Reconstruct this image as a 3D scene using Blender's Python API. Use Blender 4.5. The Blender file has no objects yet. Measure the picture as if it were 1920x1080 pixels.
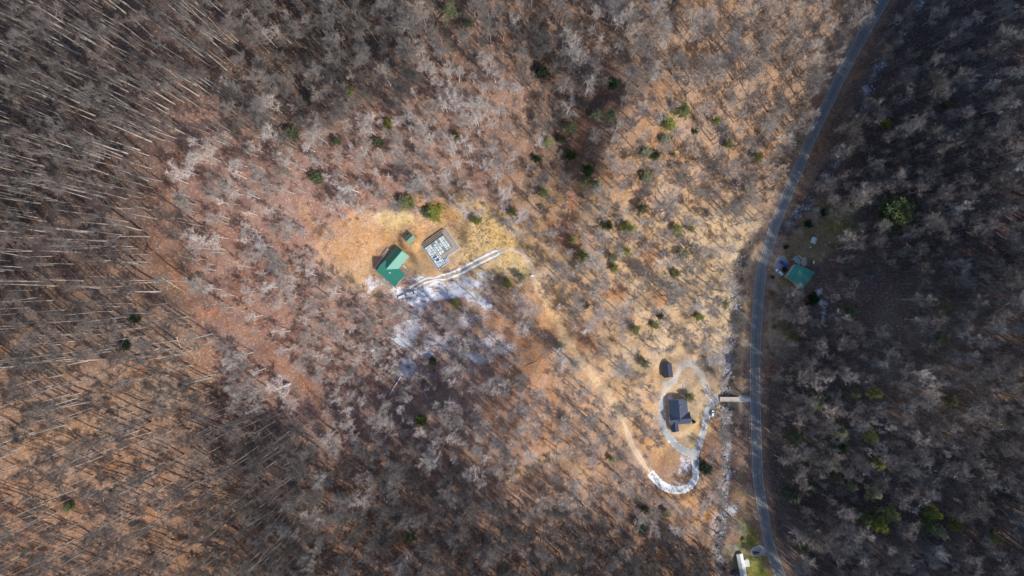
import bpy, math, random
import numpy as np
from mathutils import Vector, Matrix

# ------------------------------------------------------------------ camera, sky, sun, exposure
SC = bpy.context.scene
HC, F, CX, CY = 400.0, 1150.0, 960.0, 540.0          # camera height, focal length in px of a 1920 frame
SUN_AZ, SUN_EL = math.radians(-40), math.radians(35)
cam_d = bpy.data.cameras.new("camera"); cam = bpy.data.objects.new("camera", cam_d)
SC.collection.objects.link(cam); cam.location = (0, 0, HC)
cam_d.sensor_width = 36; cam_d.lens = 36*F/1920; cam_d.clip_start = 1; cam_d.clip_end = 6000
SC.camera = cam
W = bpy.data.worlds.new("World"); SC.world = W; W.use_nodes = True
nt = W.node_tree; nt.nodes.clear()
sky = nt.nodes.new('ShaderNodeTexSky'); sky.sky_type = 'NISHITA'; sky.sun_disc = False
sky.sun_elevation = SUN_EL; sky.sun_rotation = math.radians(90)-SUN_AZ
bg = nt.nodes.new('ShaderNodeBackground'); bg.inputs[1].default_value = 0.15
wo = nt.nodes.new('ShaderNodeOutputWorld')
nt.links.new(sky.outputs[0], bg.inputs[0]); nt.links.new(bg.outputs[0], wo.inputs[0])
sun_d = bpy.data.lights.new("sun", 'SUN'); sun = bpy.data.objects.new("sun", sun_d)
sun_d.energy = 3.6; sun_d.angle = math.radians(0.5); sun_d.color = (1, .92, .8)
SDIR = Vector((math.cos(SUN_EL)*math.cos(SUN_AZ), math.cos(SUN_EL)*math.sin(SUN_AZ), math.sin(SUN_EL)))
sun.rotation_euler = SDIR.to_track_quat('Z', 'Y').to_euler(); SC.collection.objects.link(sun)
vs = SC.view_settings; vs.view_transform = 'Standard'; vs.look = 'None'; vs.gamma = 1; vs.exposure = 0.5

# ------------------------------------------------------------------ helpers
COL = SC.collection
def tag(o, label=None, cat=None, group=None, kind=None):
    if label: o['label'] = label
    if cat: o['category'] = cat
    if group: o['group'] = group
    if kind: o['kind'] = kind
    return o
class MB:
    def __init__(s): s.v = []; s.f = []; s.m = []; s.mi = 0
    def add(s, vs_, fs):
        b = len(s.v); s.v += [tuple(p) for p in vs_]; s.f += [tuple(b+i for i in f) for f in fs]; s.m += [s.mi]*len(fs)
    def box(s, c, size, rot=0.0, M=None):
        hx, hy, hz = size[0]/2, size[1]/2, size[2]/2
        ca, sa = math.cos(rot), math.sin(rot); P = []
        for dz in (-hz, hz):
            for dx, dy in ((-hx, -hy), (hx, -hy), (hx, hy), (-hx, hy)):
                P.append((c[0]+dx*ca-dy*sa, c[1]+dx*sa+dy*ca, c[2]+dz))
        s.add(P, [(3, 2, 1, 0), (4, 5, 6, 7), (0, 1, 5, 4), (1, 2, 6, 5), (2, 3, 7, 6), (3, 0, 4, 7)])
    def prism(s, poly, z0, z1):
        n = len(poly); s.add([(x, y, z0) for x, y in poly]+[(x, y, z1) for x, y in poly],
              [tuple(range(n-1, -1, -1)), tuple(range(n, 2*n))]+[(i, (i+1) % n, n+(i+1) % n, n+i) for i in range(n)])
    def slab(s, quad, t):                    # thick sheet from any planar polygon, thickness downwards
        n = len(quad); s.add(list(quad)+[(p[0], p[1], p[2]-t) for p in quad],
              [tuple(range(n)), tuple(range(2*n-1, n-1, -1))]+[((i+1) % n, i, n+i, n+(i+1) % n) for i in range(n)])
    def seg(s, a, b, r0, r1, n=3, cap=False):
        a = Vector(a); b = Vector(b); d = (b-a)
        if d.length < 1e-6: return
        d.normalize(); u = d.orthogonal().normalized(); w = d.cross(u); P = []
        for (p, r) in ((a, r0), (b, r1)):
            for k in range(n):
                t = 2*math.pi*k/n; P.append(p+u*(r*math.cos(t))+w*(r*math.sin(t)))
        fs = [(k, (k+1) % n, n+(k+1) % n, n+k) for k in range(n)]
        if cap: fs += [tuple(range(n-1, -1, -1)), tuple(range(n, 2*n))]
        s.add(P, fs)
    def tip(s, a, b, r):                     # thin three sided spike
        a = Vector(a); b = Vector(b); d = (b-a)
        u = d.orthogonal().normalized()*r; w = d.cross(u).normalized()*r
        s.add([a+u, a-u*.5+w*.87, a-u*.5-w*.87, b], [(0, 1, 3), (1, 2, 3), (2, 0, 3)])
    def mesh(s, name, mats, smooth=False):
        me = bpy.data.meshes.new(name); me.from_pydata(s.v, [], s.f)
        for m in (mats if isinstance(mats, (list, tuple)) else [mats]): me.materials.append(m)
        if any(s.m): me.polygons.foreach_set('material_index', s.m)
        if smooth: me.polygons.foreach_set('use_smooth', [True]*len(me.polygons))
        me.update(); return me
    def build(s, name, mat, parent=None, smooth=False, loc=None):
        o = bpy.data.objects.new(name, s.mesh(name, mat, smooth)); COL.objects.link(o)
        if parent: o.parent = parent
        if loc: o.location = loc
        return o
def empty(name, loc, rz=0.0, label=None, cat=None, group=None):
    o = bpy.data.objects.new(name, None); COL.objects.link(o); o.location = loc; o.rotation_euler = (0, 0, rz)
    o.empty_display_size = .5
    return tag(o, label, cat, group)
KIDS = {}
def copy_tree(o, parent=None):
    c = o.copy(); COL.objects.link(c)
    if parent: c.parent = parent
    for ch in list(o.children): copy_tree(ch, c)
    return c

# ------------------------------------------------------------------ materials
def mat(name, col, rough=.8, metal=0., noise=None, bump=None, rnd=0., spec=.3):
    """noise=(scale, amount, second colour or None) object-space mottling; rnd: per-object value variation"""
    m = bpy.data.materials.new(name); m.use_nodes = True; t = m.node_tree; N = t.nodes; L = t.links
    b = N['Principled BSDF']; b.inputs['Roughness'].default_value = rough; b.inputs['Metallic'].default_value = metal
    b.inputs['Specular IOR Level'].default_value = spec
    rgb = N.new('ShaderNodeRGB'); rgb.outputs[0].default_value = (*col, 1); out = rgb.outputs[0]
    if noise:
        sc, amt, c2 = noise
        tc = N.new('ShaderNodeTexCoord'); n = N.new('ShaderNodeTexNoise'); n.inputs['Scale'].default_value = sc
        n.inputs['Detail'].default_value = 5; n.inputs['Roughness'].default_value = .65
        L.new(tc.outputs['Object'], n.inputs['Vector'])
        mr = N.new('ShaderNodeMapRange'); mr.inputs[1].default_value = .35; mr.inputs[2].default_value = .65
        mr.inputs[4].default_value = amt; L.new(n.outputs[0], mr.inputs[0])
        mx = N.new('ShaderNodeMix'); mx.data_type = 'RGBA'; L.new(mr.outputs[0], mx.inputs[0]); L.new(out, mx.inputs[6])
        mx.inputs[7].default_value = (*(c2 or tuple(c*.45 for c in col)), 1); out = mx.outputs[2]
        if bump:
            bp = N.new('ShaderNodeBump'); bp.inputs['Strength'].default_value = bump; bp.inputs['Distance'].default_value = .05
            L.new(n.outputs[0], bp.inputs['Height']); L.new(bp.outputs[0], b.inputs['Normal'])
    if rnd:
        oi = N.new('ShaderNodeObjectInfo'); mr2 = N.new('ShaderNodeMapRange')
        mr2.inputs[3].default_value = 1-rnd; mr2.inputs[4].default_value = 1+rnd
        L.new(oi.outputs['Random'], mr2.inputs[0]); hs = N.new('ShaderNodeHueSaturation')
        L.new(mr2.outputs[0], hs.inputs['Value']); L.new(out, hs.inputs['Color']); out = hs.outputs[0]
        ml = N.new('ShaderNodeMath'); ml.operation = 'MULTIPLY'; ml.inputs[1].default_value = 7.13; L.new(oi.outputs['Random'], ml.inputs[0])
        fr = N.new('ShaderNodeMath'); fr.operation = 'FRACT'; L.new(ml.outputs[0], fr.inputs[0])
        mr3 = N.new('ShaderNodeMapRange'); mr3.inputs[3].default_value = .6; mr3.inputs[4].default_value = 1.4
        L.new(fr.outputs[0], mr3.inputs[0]); L.new(mr3.outputs[0], hs.inputs['Saturation'])
    L.new(out, b.inputs['Base Color']); return m
M = {}
M['bark_pale'] = mat('pale_bark', (.62, .57, .53), .9, noise=(.6, .6, (.42, .37, .33)), rnd=.2)
M['twig_pale'] = mat('pale_twigs', (.44, .39, .37), .9, rnd=.38)  # young pale trees; the parcel's extra brightness is put into this colour too
M['twig_mid'] = mat('brown_grey_twigs', (.33, .29, .265), .9, rnd=.45)
M['bark_grey'] = mat('grey_bark', (.36, .325, .30), .9, noise=(.6, .6, (.2, .17, .15)), rnd=.3)
M['twig_grey'] = mat('grey_twigs', (.125, .108, .102), .9, rnd=.45)  # darkened so the woods outside the parcel read dimmer
M['bark_dark'] = mat('dark_bark', (.24, .20, .175), .9, noise=(.6, .6, (.10, .08, .07)), rnd=.3)
M['twig_dark'] = mat('dark_twigs', (.135, .12, .113), .9, rnd=.55)  # dimness of the outer woods put into the twig colour
M['twig_brush'] = mat('brush_twigs', (.25, .165, .15), .95, rnd=.4)
M['needle_yellow'] = mat('yellow_green_needles', (.34, .34, .13), .7, noise=(.5, .7, (.20, .22, .095)), rnd=.25)
M['needle_green'] = mat('green_needles', (.22, .26, .11), .7, noise=(.5, .7, (.12, .15, .07)), rnd=.3)
M['needle_dark'] = mat('dark_green_needles', (.035, .075, .03), .7, noise=(.5, .7, (.02, .04, .018)), rnd=.25)
M['needle_olive'] = mat('grey_olive_needles', (.15, .17, .085), .7, noise=(.5, .7, (.08, .10, .06)), rnd=.25)
M['needle_pale'] = mat('pale_olive_needles', (.40, .41, .20), .7, noise=(.5, .7, (.26, .28, .14)), rnd=.25)
for k_ in ('yellow', 'green', 'dark', 'pale', 'olive'):      # light shines through needles and leaves a little
    t_ = M['needle_'+k_].node_tree; b_ = t_.nodes['Principled BSDF']; tr_ = t_.nodes.new('ShaderNodeBsdfTranslucent'); mx_ = t_.nodes.new('ShaderNodeMixShader'); mx_.inputs[0].default_value = .45
    t_.links.new(b_.inputs['Base Color'].links[0].from_socket, tr_.inputs[0]); t_.links.new(b_.outputs[0], mx_.inputs[1]); t_.links.new(tr_.outputs[0], mx_.inputs[2]); t_.links.new(mx_.outputs[0], t_.nodes['Material Output'].inputs[0])
M['straw'] = mat('dry_grass', (.50, .36, .19), .95, rnd=.3)
M['snow'] = mat('snow', (.64, .66, .71), .7, noise=(2., .5, (.55, .56, .6)))
M['roadpaint'] = mat('faded_white_paint', (.5, .5, .49), .7, noise=(1.2, .8, (.2, .2, .2)))
M['concrete'] = mat('concrete', (.50, .44, .38), .9, noise=(.8, .6, (.36, .31, .27)))
M['concrete_grey'] = mat('grey_concrete', (.30, .30, .30), .9, noise=(.5, .6, (.2, .2, .21)))
M['green_roof'] = mat('green_metal_roof', (.030, .235, .175), .5, .0, noise=(.22, .6, (.035, .19, .155)), spec=.5)
M['green_roof_dull'] = mat('dull_green_roof', (.14, .22, .16), .6, noise=(.5, .4, (.1, .17, .12)))
M['green_roof_pale'] = mat('pale_teal_roof', (.10, .23, .22), .5, noise=(.6, .6, (.2, .27, .25)))
M['blue_roof'] = mat('slate_blue_metal_roof', (.022, .040, .078), .5, 0, noise=(.4, .5, (.04, .062, .105)), spec=.4)
M['shed_roof'] = mat('dark_shed_roof', (.028, .034, .06), .55, noise=(.8, .5, (.045, .05, .08)))
M['white_roof'] = mat('pale_metal_roof', (.55, .57, .55), .45, .1, noise=(.5, .6, (.36, .37, .37)))
M['wall_tan'] = mat('tan_siding', (.42, .36, .28), .8, noise=(1., .4, (.3, .25, .2)))
M['wall_white'] = mat('white_siding', (.62, .62, .6), .7, noise=(1., .4, (.45, .45, .43)))
M['wall_wood'] = mat('brown_board_wall', (.17, .10, .065), .85, noise=(1.2, .6, (.1, .06, .04)))
M['trim'] = mat('white_trim', (.7, .7, .68), .6)
M['glass'] = mat('window_glass', (.02, .025, .03), .08, 0, spec=.6)
M['deck'] = mat('grey_deck_boards', (.40, .33, .29), .9, noise=(.8, .7, (.26, .21, .185)))
M['joist'] = mat('treated_joists', (.12, .17, .145), .85, noise=(1., .5, (.07, .10, .09)))
M['foam'] = mat('white_insulation_boards', (.74, .77, .78), .7, noise=(.6, .8, (.38, .42, .45)))
M['blue_tarp'] = mat('blue_tarp', (.03, .06, .32), .5, noise=(2, .5, None))
M['grey_tarp'] = mat('pale_blue_sheet', (.36, .44, .56), .5, noise=(.8, .7, (.24, .3, .42)))
M['blue_paint'] = mat('blue_car_paint', (.012, .045, .36), .25, .1, spec=.6)
M['white_paint'] = mat('white_car_paint', (.74, .75, .75), .3, spec=.6)
M['dark_paint'] = mat('dark_teal_car_paint', (.012, .035, .05), .25, .2, spec=.6)
M['tyre'] = mat('tyre_rubber', (.02, .02, .02), .9)
M['chrome'] = mat('rim_metal', (.4, .4, .42), .35, .9)
M['lamp'] = mat('lamp_lens', (.6, .6, .55), .2)
M['rail'] = mat('galvanised_rail', (.34, .34, .35), .5, .6, noise=(2, .5, None))
M['rock'] = mat('creek_rock', (.30, .29, .29), .9, noise=(1.5, .8, (.13, .12, .12)), rnd=.35)
M['log'] = mat('bleached_log', (.55, .45, .36), .9, noise=(1.2, .6, (.34, .26, .2)))

# ------------------------------------------------------------------ terrain
def wpx(px, py, z): s = (HC-z)/F; return ((px-CX)*s, (CY-py)*s)
CP = [(1640,0,-15),(1560,180,-18),(1500,310,-20),(1440,450,-24),(1415,600,-26),(1413,750,-28),(1420,900,-31),(1460,1070,-34),
(1375,650,-28),(1368,800,-30),(1358,950,-33),(1385,1060,-35),(1260,690,-20),(1270,780,-22),(1290,860,-25),(1335,760,-27),
(1200,760,-6),(1150,600,-1),(1100,500,5),(1200,450,-5),(1300,450,-15),(1300,600,-18),(1200,900,-9),(1300,980,-23),
(740,500,10),(830,460,11),(920,450,13),(800,530,8),(960,480,13),(700,430,15),(780,570,3),(760,640,-5),(740,700,-6),(830,650,0),
(900,640,6),(700,620,-1),(650,700,4),(1000,700,14),(950,780,16),(1050,850,6),(900,850,16),(850,760,9),(750,880,14),(900,1000,23),
(1100,1000,1),(1250,1060,-19),(700,1060,26),(1050,600,8),(340,380,62),(370,500,58),(430,600,50),(520,680,40),(620,780,26),(450,350,50),
(500,450,41),(550,550,29),(600,620,15),(600,400,32),(650,300,36),(750,250,38),(850,150,48),(900,250,36),(900,350,25),(960,150,43),
(980,300,30),(0,0,42),(200,100,56),(0,300,60),(150,300,64),(300,250,64),(0,500,78),(200,500,70),(0,700,94),(200,700,78),(340,640,60),
(0,900,84),(200,900,68),(380,900,48),(100,1060,60),(300,1060,46),(450,800,27),(440,950,21),(420,1070,21),(520,850,42),(560,1000,44),
(620,900,30),(400,50,54),(550,50,46),(700,50,54),(600,150,42),(700,180,46),(500,250,52),(850,50,58),(1000,30,43),(1050,150,24),
(1060,300,9),(1040,400,10),(1170,200,42),(1130,300,30),(1300,200,20),(1400,150,9),(1250,50,38),(1400,50,21),(1500,150,-8),(1550,30,-1),
(1400,300,-8),(1300,350,0),(1200,340,18),(1550,430,-15),(1500,500,-21),(1500,400,-20),(1600,420,-8),(1650,550,1),(1550,650,-10),
(1700,150,6),(1620,250,-8),(1800,150,22),(1900,150,38),(1800,350,18),(1910,350,34),(1750,500,11),(1900,520,31),(1700,700,18),
(1800,700,31),(1900,700,38),(1540,850,-16),(1700,850,5),(1900,870,24),(1510,1000,-26),(1700,1000,2),(1900,1030,24),
(2250,200,66),(2250,600,66),(2250,900,60),(2200,1300,60),(-350,540,95),(-350,0,20),(-350,1100,95),(500,-350,45),(1200,-350,55),  # leading points: unseen ridge added at the right, height set for shading there
(1760,-350,10),(2200,-200,75),(400,1500,60),(1000,1450,30),(1480,1450,-42),(1750,1450,25),(-300,-300,0)]
cpw = np.array([[*wpx(*c), c[2]] for c in CP]); cxy = cpw[:, :2]/100; cz = cpw[:, 2]
def _k(r2): return 0.5*r2*np.log(r2+1e-9)
d2 = ((cxy[:, None]-cxy[None])**2).sum(-1); n_ = len(cxy)
A_ = np.zeros((n_+3, n_+3)); A_[:n_, :n_] = _k(d2)+np.eye(n_)*0.02
A_[:n_, n_] = 1; A_[:n_, n_+1:] = cxy; A_[n_, :n_] = 1; A_[n_+1:, :n_] = cxy.T
sol = np.linalg.solve(A_, np.concatenate([cz, np.zeros(3)]))
rs = np.random.RandomState(5)
WV = [(2*math.pi/l, a, *rs.rand(2)*6.28) for l, a in ((70, 1.2), (52, .9), (38, .7), (27, .5), (21, .4), (15, .25), (12, .2))]
def snoise(x, y, seed=0, l=30.):
    r = np.random.RandomState(seed); s = 0
    for k in range(6):
        th = r.rand()*6.28; ph = r.rand()*6.28; f = 2*math.pi/(l*(.5+r.rand()))
        s = s+np.sin(f*(x*math.cos(th)+y*math.sin(th))+ph+1.5*np.sin(f*.6*(x*math.sin(th)-y*math.cos(th))+ph*2))
    return s/3.2
def T0(x, y):
    x = np.asarray(x, float); y = np.asarray(y, float); sh = x.shape; x = x.ravel(); y = y.ravel(); out = np.empty(len(x))
    for i in range(0, len(x), 40000):
        X = x[i:i+40000]/100; Y = y[i:i+40000]/100
        r2 = (X[:, None]-cxy[:, 0])**2+(Y[:, None]-cxy[:, 1])**2
        out[i:i+40000] = _k(r2)@sol[:n_]+sol[n_]+sol[n_+1]*X+sol[n_+2]*Y
    for w, a, t, p in WV: out = out+a*np.sin(w*(x*math.cos(t)+y*math.sin(t))+p+np.sin(w*.7*(x*math.sin(t)-y*math.cos(t))))
    r = np.hypot(x/1.25, y); k = np.clip((r-380)/300, 0, 1); k = k*k*(3-2*k)
    far = 55+45*snoise(x, y, 3, 420)+12*snoise(x, y, 4, 110)
    out = np.clip(out, -60, 175)*(1-k)+far*k
    return out.reshape(sh)
def raypt(px, py, fn, dz=0.):
    z = 0.
    for _ in range(14):
        x, y = wpx(px, py, z+dz); z = .35*z+.65*float(fn(np.array([x]), np.array([y]))[0])
    x, y = wpx(px, py, z+dz); return x, y, float(fn(np.array([x]), np.array([y]))[0])
def catmull(pts, n=6):
    P = [pts[0]]+list(pts)+[pts[-1]]; out = []
    for i in range(1, len(P)-2):
        for k in range(n):
            t = k/n; a, b, c, d = (np.array(P[j], float) for j in (i-1, i, i+1, i+2))
            out.append(.5*(2*b+(c-a)*t+(2*a-5*b+4*c-d)*t*t+(3*b-a-3*c+d)*t**3))
    out.append(np.array(pts[-1], float)); return [tuple(o) for o in out]
def polydist(x, y, pl, h=None):
    best = np.full(x.shape, 1e9); bh = np.zeros(x.shape)
    for i in range(len(pl)-1):
        ax, ay = pl[i][:2]; bx, by = pl[i+1][:2]; dx, dy = bx-ax, by-ay; L2 = dx*dx+dy*dy+1e-9
        t = np.clip(((x-ax)*dx+(y-ay)*dy)/L2, 0, 1); d = np.hypot(x-ax-t*dx, y-ay-t*dy); m = d < best
        best = np.where(m, d, best)
        if h is not None: bh = np.where(m, h[i]+(h[i+1]-h[i])*t, bh)
    return (best, bh) if h is not None else best
ROAD = [(1740,-150),(1695,-60),(1657,0),(1621,60),(1588,120),(1558,180),(1529,240),(1503,300),(1478,360),(1457,410),(1442,460),(1429,510),(1421,573),(1416,660),(1416,720),(1417,820),(1422,900),(1430,960),(1442,1020),(1463,1080),(1500,1160),(1540,1260)]
CREEKS = [[(1790,-120),(1740,-40),(1716,20),(1662,107),(1628,175),(1616,240),(1560,310),(1518,380),(1498,400),(1478,422),(1440,436),(1408,455),(1388,500),(1383,560),(1378,620),(1369,660),(1368,690),(1363,730),(1365,770),(1362,850),(1366,900),(1360,940),(1356,985),(1347,1015),(1352,1060),(1370,1140),(1385,1250)]]
def w_of(pl, fn): return [raypt(p[0], p[1], fn)[:2] for p in pl]
road_w = catmull(w_of(ROAD, T0), 5)
rh = T0(np.array([p[0] for p in road_w]), np.array([p[1] for p in road_w]))
for _ in range(12): rh[1:-1] = (rh[:-2]+rh[1:-1]*2+rh[2:])/4
creek_w = catmull(w_of(CREEKS[0], T0), 5)
ch = T0(np.array([p[0] for p in creek_w]), np.array([p[1] for p in creek_w]))
for _ in range(20): ch[1:-1] = (ch[:-2]+ch[1:-1]*2+ch[2:])/4
def sm(t): t = np.clip(t, 0, 1); return t*t*(3-2*t)
def Tb(x, y):
    z = T0(x, y)
    d, h = polydist(x, y, creek_w, ch); k = sm(1-(d-1.2)/7.)
    z = z*(1-k)+(h-2.2)*k
    d, h = polydist(x, y, road_w, rh); k = sm(1-(d-5.)/8.)
    return z*(1-k)+h*k
PADS = []
def pad(px, py, r0, r1): x, y, z = raypt(px, py, Tb); PADS.append((x, y, r0, r1, z))
for a in ((732,498,12,20),(824,466,13,20),(768,447,4,9),(1272,770,13,19),(1252,694,5,10),(1497,512,11,17),(1466,500,6,11),(1526,451,4,8),(1393,1065,9,14),(1418,1036,4,8),(770,552,5,9),(1336,775,3,7)): pad(*a)
def T(x, y):
    x = np.asarray(x, float); y = np.asarray(y, float); z = Tb(x, y)
    for (a, b, r0, r1, h) in PADS:
        k = sm(1-(np.hypot(x-a, y-b)-r0)/(r1-r0)); z = z*(1-k)+h*k
    return z
# tabulated height field (the ground mesh itself) and fast lookup
def axis(lo, hi, step, far):
    core = np.arange(lo, hi+step*.5, step); ext = []; s = step; p = hi
    while p < far: s *= 1.25; p += s; ext.append(p)
    e = np.array(ext); return np.concatenate([(lo-(e-hi))[::-1], core, e])
GX = axis(-372, 372, .95, 2600); GY = axis(-226, 226, .95, 2600)
XX, YY = np.meshgrid(GX, GY); ZZ = T(XX, YY)
def H(x, y):
    x = np.atleast_1d(np.asarray(x, float)); y = np.atleast_1d(np.asarray(y, float))
    i = np.clip(np.searchsorted(GX, x)-1, 0, len(GX)-2); j = np.clip(np.searchsorted(GY, y)-1, 0, len(GY)-2)
    u = (x-GX[i])/(GX[i+1]-GX[i]); v = (y-GY[j])/(GY[j+1]-GY[j])
    return ZZ[j, i]*(1-u)*(1-v)+ZZ[j, i+1]*u*(1-v)+ZZ[j+1, i]*(1-u)*v+ZZ[j+1, i+1]*u*v
def h1(x, y): return float(H(x, y)[0])
def P(px, py, dz=0.):
    x, y, z = raypt(px, py, H, dz); return Vector((x, y, z))
def pix(x, y, z): s = F/(HC-z); return CX+x*s, CY-y*s

def P0(px, py): return P(px, py)[:2]
# ------------------------------------------------------------------ paths over the land
LOOP_UP = [(1338,747),(1330,741),(1320,716),(1310,694),(1301,683),(1290,681),(1278,687),(1269,700),(1264,714),(1255,724),(1245,735),(1242,752),(1241,775),(1242,794),(1248,810),(1260,827),(1274,840),(1290,849),(1302,856)]
LOOP_DN = [(1349,748),(1338,752),(1330,764),(1325,778),(1323,790),(1319,808),(1313,826),(1308,840),(1304,854),(1304,870),(1305,888),(1301,902),(1290,914),(1274,919),(1258,917),(1241,909),(1229,898),(1219,886)]
TRACK_S = [(1219,886),(1205,867),(1194,849),(1185,835),(1178,815),(1168,790),(1150,755),(1120,718),(1088,675),(1058,625),(1030,575),(1010,535),(998,505),(986,482),(970,470),(950,467)]
TRACK_N = [(950,467),(935,473),(915,482),(893,493),(867,507),(840,518),(813,523)]
TRACK_W = [(813,523),(795,528),(780,537),(768,543)]
TRAILS = [[(300,500),(318,420),(325,330),(335,280)],[(320,430),(325,500),(360,560),(420,600),(480,635),(540,690),(590,745),(610,800)],
          [(1140,200),(1095,240),(1078,290),(1075,350),(1072,410)],[(985,170),(978,300),(962,400)],[(455,400),(450,500),(470,600)],[(560,380),(615,470),(650,510)],[(920,590),(1000,660),(1040,740),(1020,830)],[(960,900),(1000,870),(1060,860),(1100,890)]]
w_paths = {k: catmull([P(*p)[:2] for p in v], 6) for k, v in dict(lu=LOOP_UP, ld=LOOP_DN, ts=TRACK_S, tn=TRACK_N, tw=TRACK_W).items()}
w_trails = [catmull([P(*p)[:2] for p in v], 4) for v in TRAILS]

# ------------------------------------------------------------------ ground sheet
PX = CX+XX*F/(HC-ZZ); PY = CY-YY*F/(HC-ZZ)
wob = snoise(XX, YY, 11, 24)*14; wob2 = snoise(XX, YY, 12, 24)*14
QX = PX+wob; QY = PY+wob2
CC = [(450,400,0.227,0.139,0.116),(380,300,0.227,0.139,0.116),(550,500,0.235,0.139,0.112),(600,350,0.244,0.148,0.125),(800,250,0.244,0.156,0.125),(500,650,0.210,0.123,0.099),(650,750,0.210,0.131,0.112),(900,180,0.244,0.156,0.120),(900,330,0.260,0.164,0.125),(700,330,0.252,0.156,0.129),(560,740,0.218,0.139,0.120),  # litter tones, with slope shade and the parcel's brightening put into the colour
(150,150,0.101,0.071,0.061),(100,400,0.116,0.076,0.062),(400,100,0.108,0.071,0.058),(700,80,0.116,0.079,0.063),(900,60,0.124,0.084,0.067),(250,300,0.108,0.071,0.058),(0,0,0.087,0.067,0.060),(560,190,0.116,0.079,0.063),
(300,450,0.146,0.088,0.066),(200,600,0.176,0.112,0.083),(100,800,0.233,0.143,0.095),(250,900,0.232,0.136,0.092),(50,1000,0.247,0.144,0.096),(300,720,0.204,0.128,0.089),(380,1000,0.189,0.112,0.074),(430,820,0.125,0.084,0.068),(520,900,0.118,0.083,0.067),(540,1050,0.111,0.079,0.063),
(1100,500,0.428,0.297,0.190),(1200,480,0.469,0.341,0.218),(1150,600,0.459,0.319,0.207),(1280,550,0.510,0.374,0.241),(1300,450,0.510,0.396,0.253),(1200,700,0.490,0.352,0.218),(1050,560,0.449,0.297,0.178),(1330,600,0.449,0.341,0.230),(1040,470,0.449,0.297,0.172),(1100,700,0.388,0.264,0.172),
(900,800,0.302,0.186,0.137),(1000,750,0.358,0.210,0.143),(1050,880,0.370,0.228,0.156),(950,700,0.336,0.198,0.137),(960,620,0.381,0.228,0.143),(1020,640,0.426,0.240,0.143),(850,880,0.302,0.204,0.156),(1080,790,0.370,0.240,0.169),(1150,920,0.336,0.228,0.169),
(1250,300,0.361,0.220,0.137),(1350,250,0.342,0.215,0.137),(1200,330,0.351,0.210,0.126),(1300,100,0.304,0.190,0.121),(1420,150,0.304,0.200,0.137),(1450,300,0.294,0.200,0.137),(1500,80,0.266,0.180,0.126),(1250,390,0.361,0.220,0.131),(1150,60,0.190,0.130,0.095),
(1050,250,.11,.075,.06),(1050,350,.13,.085,.06),(1075,160,.12,.08,.065),(1000,60,.15,.095,.075),(1100,130,.17,.11,.085),  # hollow's shade put in as darker ground
(1700,200,0.080,0.066,0.075),(1800,400,0.096,0.070,0.075),(1600,560,0.120,0.079,0.075),(1600,900,0.096,0.075,0.075),(1800,950,0.096,0.075,0.075),(1800,80,0.072,0.062,0.075),(1650,350,0.088,0.070,0.070),(1800,670,0.216,0.145,0.105),(1720,640,0.160,0.110,0.090),(1900,760,0.160,0.114,0.090),(1500,800,0.088,0.075,0.070),(1650,1050,0.104,0.079,0.075),  # right wood: shade put in as darker, bluer ground, lit spur paler
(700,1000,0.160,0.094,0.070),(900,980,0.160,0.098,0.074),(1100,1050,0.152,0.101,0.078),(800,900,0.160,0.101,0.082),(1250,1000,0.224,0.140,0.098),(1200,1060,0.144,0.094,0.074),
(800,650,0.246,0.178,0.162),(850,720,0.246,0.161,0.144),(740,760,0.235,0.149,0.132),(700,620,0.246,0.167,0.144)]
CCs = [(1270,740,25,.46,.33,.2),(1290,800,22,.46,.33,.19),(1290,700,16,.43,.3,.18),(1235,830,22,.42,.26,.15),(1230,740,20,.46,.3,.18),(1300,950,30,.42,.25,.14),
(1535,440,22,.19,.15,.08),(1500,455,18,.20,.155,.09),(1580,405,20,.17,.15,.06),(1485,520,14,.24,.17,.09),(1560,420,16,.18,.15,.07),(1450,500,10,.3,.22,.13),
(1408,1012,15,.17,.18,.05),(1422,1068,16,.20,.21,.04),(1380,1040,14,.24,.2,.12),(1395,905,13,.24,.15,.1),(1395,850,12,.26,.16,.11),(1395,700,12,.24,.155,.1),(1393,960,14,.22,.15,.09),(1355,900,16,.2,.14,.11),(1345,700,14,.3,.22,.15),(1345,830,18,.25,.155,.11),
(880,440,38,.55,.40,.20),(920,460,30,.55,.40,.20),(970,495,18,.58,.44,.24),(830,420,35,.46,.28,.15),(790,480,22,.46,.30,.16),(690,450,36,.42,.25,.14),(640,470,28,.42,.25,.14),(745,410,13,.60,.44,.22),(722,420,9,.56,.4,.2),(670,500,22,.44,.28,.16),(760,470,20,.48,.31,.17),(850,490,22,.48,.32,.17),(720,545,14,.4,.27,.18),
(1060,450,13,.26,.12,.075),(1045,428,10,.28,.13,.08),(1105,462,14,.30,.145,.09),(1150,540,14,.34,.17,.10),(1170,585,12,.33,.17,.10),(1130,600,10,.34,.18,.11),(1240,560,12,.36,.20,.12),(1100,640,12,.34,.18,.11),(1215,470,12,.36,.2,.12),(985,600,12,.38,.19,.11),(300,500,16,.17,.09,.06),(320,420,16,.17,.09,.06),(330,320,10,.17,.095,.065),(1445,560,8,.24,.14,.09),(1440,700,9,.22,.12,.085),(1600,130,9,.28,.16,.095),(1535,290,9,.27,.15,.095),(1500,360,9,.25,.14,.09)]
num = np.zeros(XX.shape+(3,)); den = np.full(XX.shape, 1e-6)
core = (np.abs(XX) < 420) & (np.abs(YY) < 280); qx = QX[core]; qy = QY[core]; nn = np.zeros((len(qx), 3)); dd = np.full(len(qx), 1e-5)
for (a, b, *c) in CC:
    w = np.exp(-((qx-a)**2+(qy-b)**2)/(2*62**2))+3e-5/(1+((qx-a)**2+(qy-b)**2)/1e4); nn += w[:, None]*np.array(c); dd += w
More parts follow.
